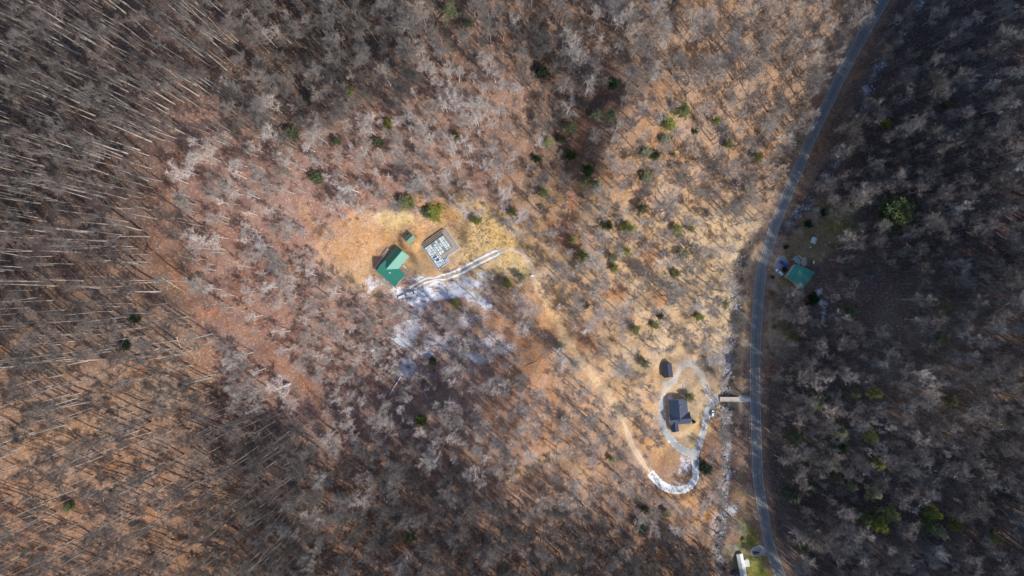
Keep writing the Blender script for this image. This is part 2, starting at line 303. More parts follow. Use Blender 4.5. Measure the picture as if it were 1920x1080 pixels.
for (a, b, s, *c) in CCs:
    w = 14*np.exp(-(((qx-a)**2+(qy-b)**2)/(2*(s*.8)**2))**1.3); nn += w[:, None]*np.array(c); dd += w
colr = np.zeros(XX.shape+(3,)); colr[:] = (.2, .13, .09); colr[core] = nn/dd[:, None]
for i, tr in enumerate(w_trails):
    d = polydist(XX[core], YY[core], tr); k = sm(1-(d-(1.5 if i < 2 else 2.2 if i < 3 else 1.4)+snoise(XX[core], YY[core], 40+i, 8)*.8)/2.2)*(.75 if i < 5 else .5)
    c = colr[core]; tc_ = np.array([(.22,.115,.075),(.23,.12,.08),(.30,.155,.10),(.27,.17,.12),(.24,.13,.09),(.34,.19,.11),(.42,.21,.1),(.48,.33,.19)][i])
    colr[core] = c*(1-k[:, None])+tc_*k[:, None]
d = polydist(XX[core], YY[core], w_paths['ts']); k = sm(1-(d-1.5+snoise(XX[core], YY[core], 60, 9)*.9)/2.)*.6
colr[core] = colr[core]*(1-k[:, None])+np.array((.62, .46, .29))*k[:, None]
d = polydist(XX[core], YY[core], road_w); k = sm(1-(d-6.2+snoise(XX[core], YY[core], 61, 14)*1.4)/3.)*.75
colr[core] = colr[core]*(1-k[:, None])+np.array((.235, .15, .105))*k[:, None]
dcr = polydist(XX[core], YY[core], creek_w); k = sm(1-(dcr-2.2+snoise(XX[core], YY[core], 63, 9)*2.2)/3.5)*.85
colr[core] = colr[core]*(1-k[:, None])+np.array((.075, .07, .07))*k[:, None]
# snow lying on the ground
SN = [(808,524,30,7,.95),(760,553,30,10,.75),(800,545,32,12,.8),(845,540,34,14,.72),(880,528,26,13,.68),(905,515,16,8,.5),(780,572,24,10,.75),(772,600,16,14,.7),(760,640,22,24,.72),(765,690,18,22,.72),(790,660,24,14,.58),(770,615,30,14,.65),
(830,640,34,14,.60),(860,600,34,13,.5),(905,640,34,14,.60),(940,655,24,12,.52),(890,672,30,12,.56),(850,695,34,12,.5),(760,735,10,14,.4),(735,545,18,12,.6),(715,528,14,12,.55),(700,540,10,9,.5),(905,566,20,7,.5),(880,556,24,7,.6),(920,590,22,14,.3),(690,655,22,8,.35),(800,700,20,14,.34),(840,755,16,14,.2),
(1284,872,8,9,.75),(1278,882,6,6,.6),(1296,866,6,8,.6),(1278,862,8,5,.5),(1270,905,8,4,.4),(1262,752,8,4,.1),(1258,742,7,8,.5),(1532,552,9,11,.65),(1545,590,5,16,.5),(1540,570,7,9,.5),(1535,398,12,5,.35),(1282,726,6,3,.4),(690,525,8,8,.4),(1381,1022,6,5,.8),(860,655,90,55,.16),(1366,660,8,26,.35),(1362,740,8,30,.25),(1362,850,9,35,.3),(1358,930,9,30,.38),(1352,985,14,22,.58),(1372,960,8,16,.5),(1622,190,9,30,.3),(1380,560,10,40,.3),(1500,398,14,12,.22)]
snow = np.zeros(XX.shape); s_ = np.zeros(len(qx)); px0 = PX[core]+wob[core]*.35; py0 = PY[core]+wob2[core]*.35
for (a, b, rx, ry, v) in SN: s_ = np.maximum(s_, v*np.exp(-(((px0-a)/rx)**2+((py0-b)/ry)**2)*.9))
s_ = np.maximum(s_, np.where((py0 > 520) | (px0 > 1470), .40, 0)*sm(1-(dcr-1.5)/4.5)*(.5+.5*snoise(XX[core], YY[core], 64, 22)))
sb = polydist(XX[core], YY[core], catmull([P0(*p) for p in [(772,548),(800,556),(835,553),(865,549),(885,554),(915,573)]], 4)); s_ = np.maximum(s_, .85*sm(1-(sb-1.4)/2.6))
snow[core] = s_
rut = np.zeros(XX.shape); rough = np.zeros(XX.shape)
rough[core] = sm(1-np.hypot((px0-885)/75, (py0-445)/38))
ny, nx = XX.shape
V = np.stack([XX, YY, ZZ], -1).reshape(-1, 3).astype(np.float32)
ii = (np.arange(ny-1)[:, None]*nx+np.arange(nx-1)[None]).ravel()
Q = np.stack([ii, ii+1, ii+nx+1, ii+nx], -1).astype(np.int32)
gm = bpy.data.meshes.new('ground'); gm.vertices.add(len(V)); gm.vertices.foreach_set('co', V.ravel())
gm.loops.add(Q.size); gm.loops.foreach_set('vertex_index', Q.ravel()); gm.polygons.add(len(Q))
gm.polygons.foreach_set('loop_start', np.arange(0, Q.size, 4, dtype=np.int32)); gm.polygons.foreach_set('use_smooth', np.ones(len(Q), bool))
gm.update(calc_edges=True)
at = gm.attributes.new('litter', 'FLOAT_COLOR', 'POINT'); at.data.foreach_set('color', np.concatenate([colr.reshape(-1, 3), np.ones((len(V), 1))], 1).astype(np.float32).ravel())  # litter colour together with the brightness and shade put into it
at = gm.attributes.new('snowdepth', 'FLOAT', 'POINT'); at.data.foreach_set('value', snow.ravel().astype(np.float32))
at = gm.attributes.new('tussock', 'FLOAT', 'POINT'); at.data.foreach_set('value', rough.ravel().astype(np.float32))
def ground_mat():
    m = bpy.data.materials.new('leaf_litter_and_shade_ground'); m.use_nodes = True; t = m.node_tree; N = t.nodes; L = t.links
    b = N['Principled BSDF']; b.inputs['Roughness'].default_value = .95; b.inputs['Specular IOR Level'].default_value = .1
    ge = N.new('ShaderNodeNewGeometry')
    def att(n): a = N.new('ShaderNodeAttribute'); a.attribute_name = n; return a
    def noise(s, d=4, r=.6):
        n = N.new('ShaderNodeTexNoise'); n.inputs['Scale'].default_value = s; n.inputs['Detail'].default_value = d; n.inputs['Roughness'].default_value = r
        L.new(ge.outputs['Position'], n.inputs['Vector']); return n.outputs[0]
    def mr(v, a, b_, c, d_):
        q = N.new('ShaderNodeMapRange'); L.new(v, q.inputs[0])
        for i, k in enumerate((a, b_, c, d_)): q.inputs[i+1].default_value = k
        return q.outputs[0]
    def ma(op, a, b_):
        q = N.new('ShaderNodeMath'); q.operation = op
        for i, k in enumerate((a, b_)):
            if isinstance(k, (int, float)): q.inputs[i].default_value = k
            else: L.new(k, q.inputs[i])
        return q.outputs[0]
    def mix(f, a, b_, bt='MIX'):
        q = N.new('ShaderNodeMix'); q.data_type = 'RGBA'; q.blend_type = bt
        if isinstance(f, (int, float)): q.inputs[0].default_value = f
        else: L.new(f, q.inputs[0])
        for i, k in ((6, a), (7, b_)):
            if isinstance(k, tuple): q.inputs[i].default_value = (*k, 1)
            else: L.new(k, q.inputs[i])
        return q.outputs[2]
    n1 = noise(.055, 5, .65); n2 = noise(.35, 5, .7); n3 = noise(1.3, 4, .75)
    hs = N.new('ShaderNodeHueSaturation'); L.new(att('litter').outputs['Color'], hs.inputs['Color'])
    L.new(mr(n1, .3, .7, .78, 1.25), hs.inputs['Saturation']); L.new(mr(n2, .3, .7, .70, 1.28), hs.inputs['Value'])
    c = mix(mr(noise(1.9, 5, .85), .48, .6, 0, .68), hs.outputs[0], (.085, .05, .04))         # wet dark leaves and soil between
    c = mix(mr(noise(.9, 4, .75), .54, .64, 0, .40), c, (.56, .44, .33))          # bleached beech leaves
    tus = mr(noise(1.0, 3, .6), .46, .6, 0, .6); c = mix(ma('MULTIPLY', tus, att('tussock').outputs['Fac']), c, (.30, .17, .08))
    sv = ma('ADD', att('snowdepth').outputs['Fac'], ma('ADD', ma('MULTIPLY', mr(noise(.16, 4, .7), .3, .7, -1., 1.), .30), ma('MULTIPLY', mr(noise(1.3, 5, .9), .36, .64, -1., 1.), .50)))
    sf = ma('MULTIPLY', mr(sv, .36, .56, 0, .92), mr(att('snowdepth').outputs['Fac'], .04, .16, 0, 1)); c = mix(sf, c, (.56, .60, .69))
    L.new(c, b.inputs['Base Color'])
    bp = N.new('ShaderNodeBump'); bp.inputs['Strength'].default_value = .5; bp.inputs['Distance'].default_value = .35
    L.new(ma('ADD', n3, ma('MULTIPLY', n2, .5)), bp.inputs['Height']); L.new(bp.outputs[0], b.inputs['Normal'])
    return m
gm.materials.append(ground_mat()); go = bpy.data.objects.new('ground', gm); COL.objects.link(go); tag(go, kind='structure')

# ------------------------------------------------------------------ road, tracks, creek, bridge
def ribbon(name, pl, half, mt, dz=.07, jit=0., seed=1, step=1.6, offs=(-1, -.5, 0, .5, 1), kind='structure', taper=0):
    r = random.Random(seed); pts = [Vector((p[0], p[1])) for p in pl]; res = [pts[0]]; acc = 0
    for a, b in zip(pts[:-1], pts[1:]):
        L_ = (b-a).length; n = max(1, int(L_/step))
        for k in range(1, n+1): res.append(a.lerp(b, k/n))
    vs_, fs, ac = [], [], []; m = len(offs)
    for i, p in enumerate(res):
        a = res[max(0, i-1)]; b = res[min(len(res)-1, i+1)]; d = (b-a).normalized(); nrm = Vector((-d.y, d.x))
        tp = min(1, (i+1)/max(1, taper), (len(res)-i)/max(1, taper)) if taper else 1
        for o in offs:
            w = half*o*tp+(r.uniform(-jit, jit) if abs(o) > .9 else 0); q = p+nrm*w
            vs_.append((q.x, q.y, h1(q.x, q.y)+dz-(.05 if abs(o) == 1 and jit else 0))); ac.append(o)
    for i in range(len(res)-1):
        for k in range(m-1): fs.append((i*m+k+1, i*m+k, (i+1)*m+k, (i+1)*m+k+1))
    me = bpy.data.meshes.new(name); me.from_pydata(vs_, [], fs); me.materials.append(mt)
    a = me.attributes.new('across', 'FLOAT', 'POINT'); a.data.foreach_set('value', np.array(ac, np.float32))
    me.polygons.foreach_set('use_smooth', [True]*len(fs)); me.update()
    if me.polygons[0].normal.z < 0: me.flip_normals()
    o = bpy.data.objects.new(name, me); COL.objects.link(o); o['kind'] = kind; return o
def track_mat(name, c1, c2, snowamt, rutcol=None, ruts=0.):
    m = bpy.data.materials.new(name); m.use_nodes = True; t = m.node_tree; N = t.nodes; L = t.links
    b = N['Principled BSDF']; b.inputs['Roughness'].default_value = .9; b.inputs['Specular IOR Level'].default_value = .15
    ge = N.new('ShaderNodeNewGeometry'); a = N.new('ShaderNodeAttribute'); a.attribute_name = 'across'
    def no(s):
        n = N.new('ShaderNodeTexNoise'); n.inputs['Scale'].default_value = s; n.inputs['Detail'].default_value = 5; n.inputs['Roughness'].default_value = .7
        L.new(ge.outputs['Position'], n.inputs['Vector']); return n.outputs[0]
    def mr(v, p):
        q = N.new('ShaderNodeMapRange'); L.new(v, q.inputs[0])
        for i, k in enumerate(p): q.inputs[i+1].default_value = k
        return q.outputs[0]
    def ma(op, x, y):
        q = N.new('ShaderNodeMath'); q.operation = op
        for i, k in enumerate((x, y)):
            if isinstance(k, (int, float)): q.inputs[i].default_value = k
            else: L.new(k, q.inputs[i])
        return q.outputs[0]
    def mix(f, x, y):
        q = N.new('ShaderNodeMix'); q.data_type = 'RGBA'; L.new(f, q.inputs[0])
        for i, k in ((6, x), (7, y)):
            if isinstance(k, tuple): q.inputs[i].default_value = (*k, 1)
            else: L.new(k, q.inputs[i])
        return q.outputs[2]
    c = mix(mr(no(.5), (.35, .65, 0, 1)), c1, c2)
    ab = ma('ABSOLUTE', a.outputs['Fac'], 0.); edge = mr(ab, (.35, 1, 0, 1))
    rut = mr(ma('ABSOLUTE', ma('SUBTRACT', ab, .5), 0.), (.02, .30, 1, 0))
    if rutcol: c = mix(ma('MULTIPLY', rut, ruts), c, rutcol)
    n = no(.33)
    s = ma('ADD', ma('ADD', mr(n, (.3, .7, -.5, .5)), snowamt), ma('MULTIPLY', edge, .28) if not (rutcol and ruts > .8) else ma('MULTIPLY', rut, .85))
    c = mix(mr(s, (.45, .62, 0, .9)), c, (.66, .68, .73)); L.new(c, b.inputs['Base Color']); return m
M['asphalt'] = track_mat('worn_asphalt', (.165, .168, .175), (.13, .134, .142), -3., (.20, .203, .208), .7)
M['gravel'] = track_mat('pale_gravel', (.42, .385, .35), (.32, .295, .27), -.12)
M['gravel_blue'] = track_mat('blue_grey_gravel', (.36, .365, .37), (.27, .28, .29), .16)
M['gravel_snow'] = track_mat('snowy_gravel', (.30, .28, .26), (.20, .19, .18), .62)
M['dirt_snow'] = track_mat('snowy_dirt_ruts', (.42, .34, .26), (.26, .22, .19), .16, (.5, .45, .42), .9)
M['dirt'] = track_mat('pale_dirt', (.56, .42, .29), (.46, .32, .21), -.45, (.62, .51, .39), .6)
ribbon('road', road_w, 3.7, M['asphalt'], .09)
for sgn, nm in ((-1, 'edge_line'), (1, 'edge_line')):
    pl = []
    for i, p in enumerate(road_w):
        a = Vector(road_w[max(0, i-1)][:2]); b = Vector(road_w[min(len(road_w)-1, i+1)][:2]); d = (b-a).normalized()
        pl.append((p[0]-d.y*3.25*sgn, p[1]+d.x*3.25*sgn))
    o = ribbon(nm, pl, .15, M['roadpaint'], .105, offs=(-1, 1)); o.name = 'road_edge_line'
def px_filter(lo, hi, pl): return pl[lo:hi]
lu, ld = w_paths['lu'], w_paths['ld']
ribbon('driveway', lu[:66], 2.4, M['gravel'], .075, .5, 2)
ribbon('driveway', lu[65:], 2.5, M['gravel_blue'], .083, .5, 3)
ribbon('driveway', ld[:52], 2.6, M['gravel_blue'], .091, .5, 4)
ribbon('driveway', ld[51:], 2.6, M['gravel_snow'], .099, .2, 5)
ribbon('dirt_track', w_paths['tn'][:9], 1.9, M['dirt'], .072, .2, 16)
ribbon('dirt_track', w_paths['tn'][4:], 2.9, M['dirt_snow'], .079, .2, 6, taper=5)
ribbon('dirt_track', w_paths['tw'], 2.3, M['dirt_snow'], .085, .35, 7, taper=3)
ribbon('dirt_track', w_paths['ts'][:32], 1.8, M['dirt'], .06, .35, 8, taper=8)
ribbon('dirt_track', w_paths['ts'][68:], 1.6, M['dirt'], .06, .35, 9, taper=6)
w = catmull([P(*p)[:2] for p in [(1384,748),(1394,748),(1408,747)]], 4); ribbon('driveway', w, 2.3, M['gravel_blue'], .11, .3, 10)
# parking pads
def sheet(name, pxs, mt, dz=.08):
    ps = catmull([P(*p)[:2] for p in pxs+[pxs[0]]], 4)[:-1]; c = np.mean(np.array(ps), 0); vs_ = [(c[0], c[1], h1(*c)+dz)]; R_ = 5; n = len(ps)
    for r in range(1, R_+1):
        for p in ps: q = c+(np.array(p)-c)*r/R_; vs_.append((q[0], q[1], h1(*q)+dz))
    fs = [(0, 1+k, 1+(k+1) % n) for k in range(n)]+[(1+(r-1)*n+k, 1+r*n+k, 1+r*n+(k+1) % n, 1+(r-1)*n+(k+1) % n) for r in range(1, R_) for k in range(n)]
    me = bpy.data.meshes.new(name); me.from_pydata(vs_, [], fs); me.materials.append(mt); me.update()
    if me.polygons[0].normal.z < 0: me.flip_normals()
    o = bpy.data.objects.new(name, me); COL.objects.link(o); o['kind'] = 'structure'; return o
sheet('parking_pad', [(1458,482),(1470,480),(1478,490),(1479,500),(1468,512),(1458,516),(1451,506),(1452,492)], M['concrete_grey'])
sheet('parking_pad', [(1411,1026),(1425,1022),(1434,1030),(1436,1042),(1426,1041),(1412,1044),(1407,1036)], M['concrete_grey'])
sheet('driveway', [(1296,842),(1310,832),(1314,842),(1309,858),(1307,872),(1301,872),(1296,858),(1286,850)], M['gravel_blue'], .107)
sheet('parking_pad', [(1240,712),(1252,714),(1262,708),(1258,724),(1244,724)], M['gravel'], .095)
# creek water
wm = mat('creek_water', (.012, .028, .05), .08, 0, spec=.6); b_ = wm.node_tree.nodes
tn_ = b_.new('ShaderNodeTexNoise'); tn_.inputs['Scale'].default_value = 1.2; bpn = b_.new('ShaderNodeBump'); bpn.inputs['Strength'].default_value = .4
wm.node_tree.links.new(tn_.outputs[0], bpn.inputs['Height']); wm.node_tree.links.new(bpn.outputs[0], b_['Principled BSDF'].inputs['Normal'])
cw = creek_w; vs_, fs = [], []
for i, p in enumerate(cw):
    a = Vector(cw[max(0, i-1)][:2]); b = Vector(cw[min(len(cw)-1, i+1)][:2]); d = (b-a).normalized(); z = h1(p[0], p[1])+.42
    wd = 2.3+.8*math.sin(i*.9)+.6*math.sin(i*2.3)
    for s in (-1, 1): vs_.append((p[0]-d.y*wd*s, p[1]+d.x*wd*s, z))
for i in range(len(cw)-1):
    if float(polydist(np.array([(cw[i][0]+cw[i+1][0])/2]), np.array([(cw[i][1]+cw[i+1][1])/2]), road_w)[0]) < 7.5: continue
    fs.append((2*i, 2*i+1, 2*i+3, 2*i+2))
cm = bpy.data.meshes.new('creek'); cm.from_pydata(vs_, [], fs); cm.materials.append(wm); cm.update()
if cm.polygons[0].normal.z < 0: cm.flip_normals()
co = bpy.data.objects.new('creek', cm)  # flows under the road in a culvert; COL.objects.link(co); tag(co, kind='structure')
# bridge
a = P(1350, 748.5); b = P(1385, 748.5); zb = max(a.z, b.z)+.25; br = empty('bridge', ((a.x+b.x)/2, (a.y+b.y)/2, zb), 0, 'pale concrete slab bridge carrying the driveway over the creek', 'bridge')
Lb = (b-a).length+1
mb = MB(); mb.box((0, 0, 0), (Lb, 3.4, .4)); mb.build('deck', M['concrete'], br)
for s in (-1, 1):
    mb = MB(); mb.box((0, s*1.62, .31), (Lb, .16, .22)); mb.build('kerb', M['concrete'], br)
    mb = MB(); mb.box((s*(Lb/2-.6), 0, -1.9), (.8, 3.2, 3.4)); mb.build('abutment', M['concrete_grey'], br)
# guard rail beside the road
gp = [P(*p) for p in catmull([(1403.5,768),(1404.5,800),(1406,840),(1408,870),(1411,905),(1415,935)], 5)]
gr = empty('guard_rail', gp[0], 0, 'grey metal guard rail along the creek side of the road', 'guard rail')
mb = MB()
for a, b in zip(gp[:-1], gp[1:]):
    for dz in (.52, .66, .80): mb.seg((a+Vector((0, 0, dz)))-gp[0], (b+Vector((0, 0, dz)))-gp[0], .075, .075, 4)
mb.build('beam', M['rail'], gr)
for g in gp[::2]:
    mb = MB(); q = g-gp[0]; mb.box((q.x-.15, q.y, q.z+.3), (.16, .12, .9)); mb.build('post', M['wall_wood'], gr)

# ------------------------------------------------------------------ buildings
def ang(a, b): return math.atan2(b[1]-a[1], b[0]-a[0])
def roof_mb(L_, wa, wb, ze, rise, ov=.4, t=.16, ribs=.9):
    """gable along local x, length L, half widths wa (y+) and wb (y-)"""
    mb = MB(); zr = ze+rise; x0, x1 = -L_/2-ov, L_/2+ov
    for s, w in ((1, wa), (-1, wb)):
        k = rise/w; yo = w+ov; zo = ze-k*ov
        q = [(x0, 0, zr), (x1, 0, zr), (x1, s*yo, zo), (x0, s*yo, zo)]
        if s > 0: q = q[::-1]
        mb.slab(q[::-1], t)
        n = int((x1-x0)/ribs)
        for i in range(n+1):
            x = x0+.03+(x1-x0-.06)*i/n; mb.seg((x, 0, zr+.02), (x, s*(yo), zo+.02), .025, .025, 3)
    mb.box((0, 0, zr+.03), (x1-x0, .35, .07)); return mb
def wall_mb(L_, wa, wb, ze, rise, z0=-2.5):
    mb = MB(); zr = ze+rise-.2; e = ze-.2
    prof = [(wa, z0), (wa, e), (0, zr), (-wb, e), (-wb, z0)]
    P0 = [(-L_/2, y, z) for y, z in prof]; P1 = [(L_/2, y, z) for y, z in prof]
    mb.add(P0+P1, [(0, 1, 2, 3, 4), (9, 8, 7, 6, 5)]+[(i, 5+i, 5+(i+1) % 5, (i+1) % 5) for i in range(5)]); return mb
def place(mb, c, rz):
    ca, sa = math.cos(rz), math.sin(rz); mb.v = [(c[0]+x*ca-y*sa, c[1]+x*sa+y*ca, c[2]+z) for x, y, z in mb.v]; return mb
def windows(root, x0, y, n, dx, rot, z=1.6, c=(0, 0, 0), rz=0, door_at=None):
    for i in range(n):
        x = x0+i*dx
        if door_at == i:
            dmb = MB(); dmb.box((x, y, 1.05), (1.0, .1, 2.1)); d_ = place(dmb, c, rz).build('door', M['wall_wood'], root)
            hmb = MB(); hmb.box((x+.38, y+(.08 if y > 0 else -.08), 1.0), (.1, .06, .12)); place(hmb, c, rz).build('handle', M['chrome'], d_); continue
        w_ = MB(); w_.box((x, y, z), (1.2, .10, 1.1)); wo_ = place(w_, c, rz).build('window', M['glass'], root)
        f_ = MB(); s = .04 if y > 0 else -.04
        for dx_, dz_, sx, sz in ((0, .6, 1.4, .12), (0, -.6, 1.4, .12), (-.65, 0, .12, 1.1), (.65, 0, .12, 1.1)): f_.box((x+dx_, y+s, z+dz_), (sx, .10, sz))
        place(f_, c, rz).build('frame', M['trim'], wo_)
def local(root, p): return (p[0]-root.location.x, p[1]-root.location.y)

# --- green L-shaped house on the clearing
EH = 3.0
A = P(704.5, 507.5, EH); B = P(740, 538, EH); C_ = P(761.5, 516.7, EH); D_ = P(726, 486, EH)
N1 = P(743.3, 461, EH); N2 = P(767.3, 480, EH)
z0 = h1(732, 0) if False else P(732, 498).z
cA = (A+B+C_+D_)/4; g = empty('house', (cA.x, cA.y, z0), 0, 'house with an L-shaped bright green metal roof on the clearing', 'house')
r2 = ang(A, B); L2 = ((B-A).length+(C_-D_).length)/2-.8; W2 = ((C_-B).length+(D_-A).length)/2-.8
mb = roof_mb(L2, W2/2, W2/2, EH, 3.1); place(mb, (0, 0, 0), r2).build('roof', M['green_roof'], g)
mb = MB(); mb.box((0, 0, EH+3.16), (L2+.6, .5, .1), 0); place(mb, (0, 0, 0), r2).build('ridge_cap', M['joist'], g)
place(wall_mb(L2, W2/2, W2/2, EH, 3.1), (0, 0, 0), r2).build('wall', M['wall_tan'], g)
mid = Vector(((N1.x+N2.x)/2, (N1.y+N2.y)/2)); r1 = r2+math.pi/2
W1 = (N2-N1).length-.8; dirv = Vector((math.cos(r1), math.sin(r1)))
tip = mid-Vector((cA.x, cA.y)); ln = tip.dot(dirv)-.4; side = tip-dirv*tip.dot(dirv)
cc = side+dirv*(ln/2+.2)
mb = roof_mb(ln-.4, W1/2, W1/2, EH, 3.1); place(mb, (cc.x, cc.y, -.012), r1).build('roof', M['green_roof'], g)
place(wall_mb(ln-.6, W1/2-.01, W1/2-.01, EH, 3.08), (cc.x, cc.y, 0), r1).build('wall', M['wall_tan'], g)
windows(g, -L2/2+2, -W2/2-.03, 5, (L2-4)/4, 0, c=(0, 0, 0), rz=r2, door_at=2)
windows(g, -ln/2+2, -W1/2-.03, 3, (ln-6)/2, 0, c=(cc.x, cc.y, 0), rz=r1)
windows(g, -ln/2+W2/2+1.2, W1/2+.03, 3, 2.6, 0, c=(cc.x, cc.y, 0), rz=r1, door_at=1)
v_ = P(731, 511.5, 6.3); mb = MB(); mb.box((v_.x-cA.x, v_.y-cA.y, 6.3), (.7, .7, .9), r2); mb.build('chimney', M['trim'], g)
# long deck / walkway along its south-west side, steps on the inner side
for (p0, p1, wd, nm, hh) in (((702,517),(736,541),1.5,'deck',.5),((701,505),(728,466),1.7,'deck',.6)):
    a = P(*p0); b = P(*p1); mb = MB(); q = (a+b)/2; mb.box((q.x-cA.x, q.y-cA.y, hh/2-.4), ((b-a).length, wd, hh+.8), ang(a, b)); o = mb.build(nm, M['deck'], g)
    mb = MB()
    for s in (-1, 1):
        off = Vector((-math.sin(ang(a, b)), math.cos(ang(a, b))))*(wd/2-.06)*s
        for k in range(9):
            t = k/8; w_ = a.lerp(b, t); mb.box((w_.x-cA.x+off.x, w_.y-cA.y+off.y, hh+.45), (.1, .1, .9), ang(a, b))
        mb.seg((a.x-cA.x+off.x, a.y-cA.y+off.y, hh+.95), (b.x-cA.x+off.x, b.y-cA.y+off.y, hh+.95), .06, .06, 4)
        if s == -1: break
    mb.build('railing', M['trim'], o)
a = P(755.5, 497.5); b = P(762.5, 503.5)
ramp = MB(); rr = ang(a, b); q = (a+b)/2
for k in range(5): ramp.box((q.x-cA.x+math.cos(rr)*(k-2)*.55, q.y-cA.y+math.sin(rr)*(k-2)*.55, .95-k*.2), (.6, 1.0, .16), rr)
ramp.build('steps', M['white_roof'], g)
# --- little green shed
a = P(757.5, 448, 2.4); b = P(769, 436, 2.4); q = P(768.5, 447, 2.4); z = P(768.5, 447).z
s = empty('shed', (q.x, q.y, z), 0, 'small shed with dull green gable roof beside the unfinished building', 'shed')
ra = ang(P(762, 453, 2.4), P(773.5, 442, 2.4))
roof_ = roof_mb(5.0, 2.25, 2.25, 2.4, 1.1, .3); place(roof_, (0, 0, 0), ra).build('roof', M['green_roof_dull'], s)
place(wall_mb(5.0, 2.2, 2.2, 2.4, 1.1), (0, 0, 0), ra).build('wall', M['wall_wood'], s)
mb = MB(); mb.box((.4, -2.25, 1.0), (1.4, .1, 2.0)); d_ = place(mb, (0, 0, 0), ra).build('door', M['wall_tan'], s)
mb = MB(); mb.box((.9, -2.33, 1.0), (.12, .06, .2)); place(mb, (0, 0, 0), ra).build('handle', M['chrome'], d_)
# --- unfinished building: floor frame full of white boards
W0 = P(787.5, 459, .8); N0 = P(831.7, 428.3, .8); u_ = (N0-W0); sc = u_.length/53.9; th = ang(W0, N0)
ub = empty('unfinished_house', (W0.x, W0.y, P(824, 466).z), th, 'roofless unfinished house, a floor frame full of white boards and dark joists', 'building site')
def LP(p, q): return (p*sc, -q*sc)
FL = .75
mb = MB(); mb.prism([LP(*p) for p in [(1,57),(28,58),(30,48),(58,47),(54,0),(0,0)]], -1.8, FL-.25); mb.build('foundation', M['concrete_grey'], ub)
def quad(mb, p0, q0, p1, q1, z, t): x0, y0 = LP(p0, q0); x1, y1 = LP(p1, q1); mb.box(((x0+x1)/2, (y0+y1)/2, z-t/2), (abs(x1-x0), abs(y1-y0), t))
mb = MB()
for p0, q0, p1, q1 in ((47.5,2,55,46.5),(31,38.5,47.3,47.5),(20,38.5,30.8,46)): quad(mb, p0, q0, p1, q1, FL, .2)
for k in range(40): quad(mb, 47.6, 2.2+k*1.1, 54.9, 2.2+k*1.1+.12, FL+.03, .05)
mb.build('deck_boards', M['deck'], ub)
mb = MB(); quad(mb, 3, 1, 47, 9, FL-.2, .1); mb.build('porch_floor', M['tyre'], ub)
rg = random.Random(3); mb = MB(); jb = MB()
for p0, q0, p1, q1 in ((3,10,19.5,56),(19.7,10,46.5,38)):
    p = p0
    while p < p1-1:
        dp = min(rg.choice((4.2, 5.2, 6.4)), p1-p); q = q0
        while q < q1-1:
            dq = min(rg.choice((4.0, 5.5, 7.5, 10.)), q1-q)
            if rg.random() > .12: quad(mb, p+.3, q+.3, p+dp-.3, q+dq-.3, FL-rg.uniform(0, .08), .12)
            q += dq
            if rg.random() < .8: quad(jb, p, q-.36, p+dp, q+.36, FL+.06+rg.uniform(0, .05), .3)
        p += dp
        if rg.random() < .85: quad(jb, p-.42, q0, p+.42, q1, FL+.08+rg.uniform(0, .05), .32)
mb.build('insulation_boards', M['foam'], ub)
for q in (9.4,): quad(jb, 1, q-.5, 47, q+.5, FL+.2, .5)
quad(jb, 1.1, 9, 2.1, 57, FL+.2, .5); quad(jb, 46.5, 9, 47.4, 38, FL+.2, .5); quad(jb, 1, 56.2, 20, 57.1, FL+.15, .5)
jb.build('joists', M['joist'], ub)
mb = MB()
for q in (.2, 3.2, 6.0): quad(mb, 0, q, 54, q+1.0, FL+.3-(q*.03), .35)
mb.build('porch_beam', M['deck'], ub)
mb = MB()
for p0, q0, p1, q1 in ((0,0,.7,57),(57.2,0,57.9,47),(29,47.4,58,48.1),(27,57.2,2,57.9),(27.6,48,28.3,58)): quad(mb, p0, q0, p1, q1, FL+.1, .5)
mb.build('rim_board', M['trim'], ub)
mb = MB(); quad(mb, 19.8, 46.5, 27.4, 57, FL-.5, .05); mb.build('stair_pit', M['tyre'], ub)
tb = MB(); n = 6
for i in range(n):
    for j in range(n):
        x0, y0 = LP(20.2+i*1.2, 48.6+j*1.3); x1, y1 = LP(20.2+(i+1)*1.2, 48.6+(j+1)*1.3)
        zz = lambda a, b: FL+.15+.09*math.sin(a*1.7+b*2.3)
        tb.slab([(x0, y0, zz(i, j)), (x0, y1, zz(i, j+1)), (x1, y1, zz(i+1, j+1)), (x1, y0, zz(i+1, j))], .04)
o = tb.build('crumpled_tarp', M['grey_tarp']); o.parent = None; o.location = ub.location; o.rotation_euler = ub.rotation_euler
tag(o, 'crumpled pale blue tarp over the stair pit of the unfinished building', 'tarp')
for k, (p, q, s1, s2, lab) in enumerate(((10.5,42.5,2.6,3.2,'folded bright blue tarp near the lower corner of the unfinished building'),(9.5,35.5,3.4,2.0,'blue tarp bundle farther from the lower corner of the unfinished building'))):
    mb = MB(); x, y = LP(p, q)
    for i in range(5): mb.box((x+(i-2)*.16*s1, y+.1*math.sin(i*2), FL+.3+.05*math.sin(i*3)), (.17*s1, .3*s2, .25+.1*math.sin(i*1.7)), .2*math.sin(i))
    o = mb.build('folded_tarp', M['blue_tarp']); o.location = ub.location; o.rotation_euler = ub.rotation_euler; tag(o, lab, 'tarp')
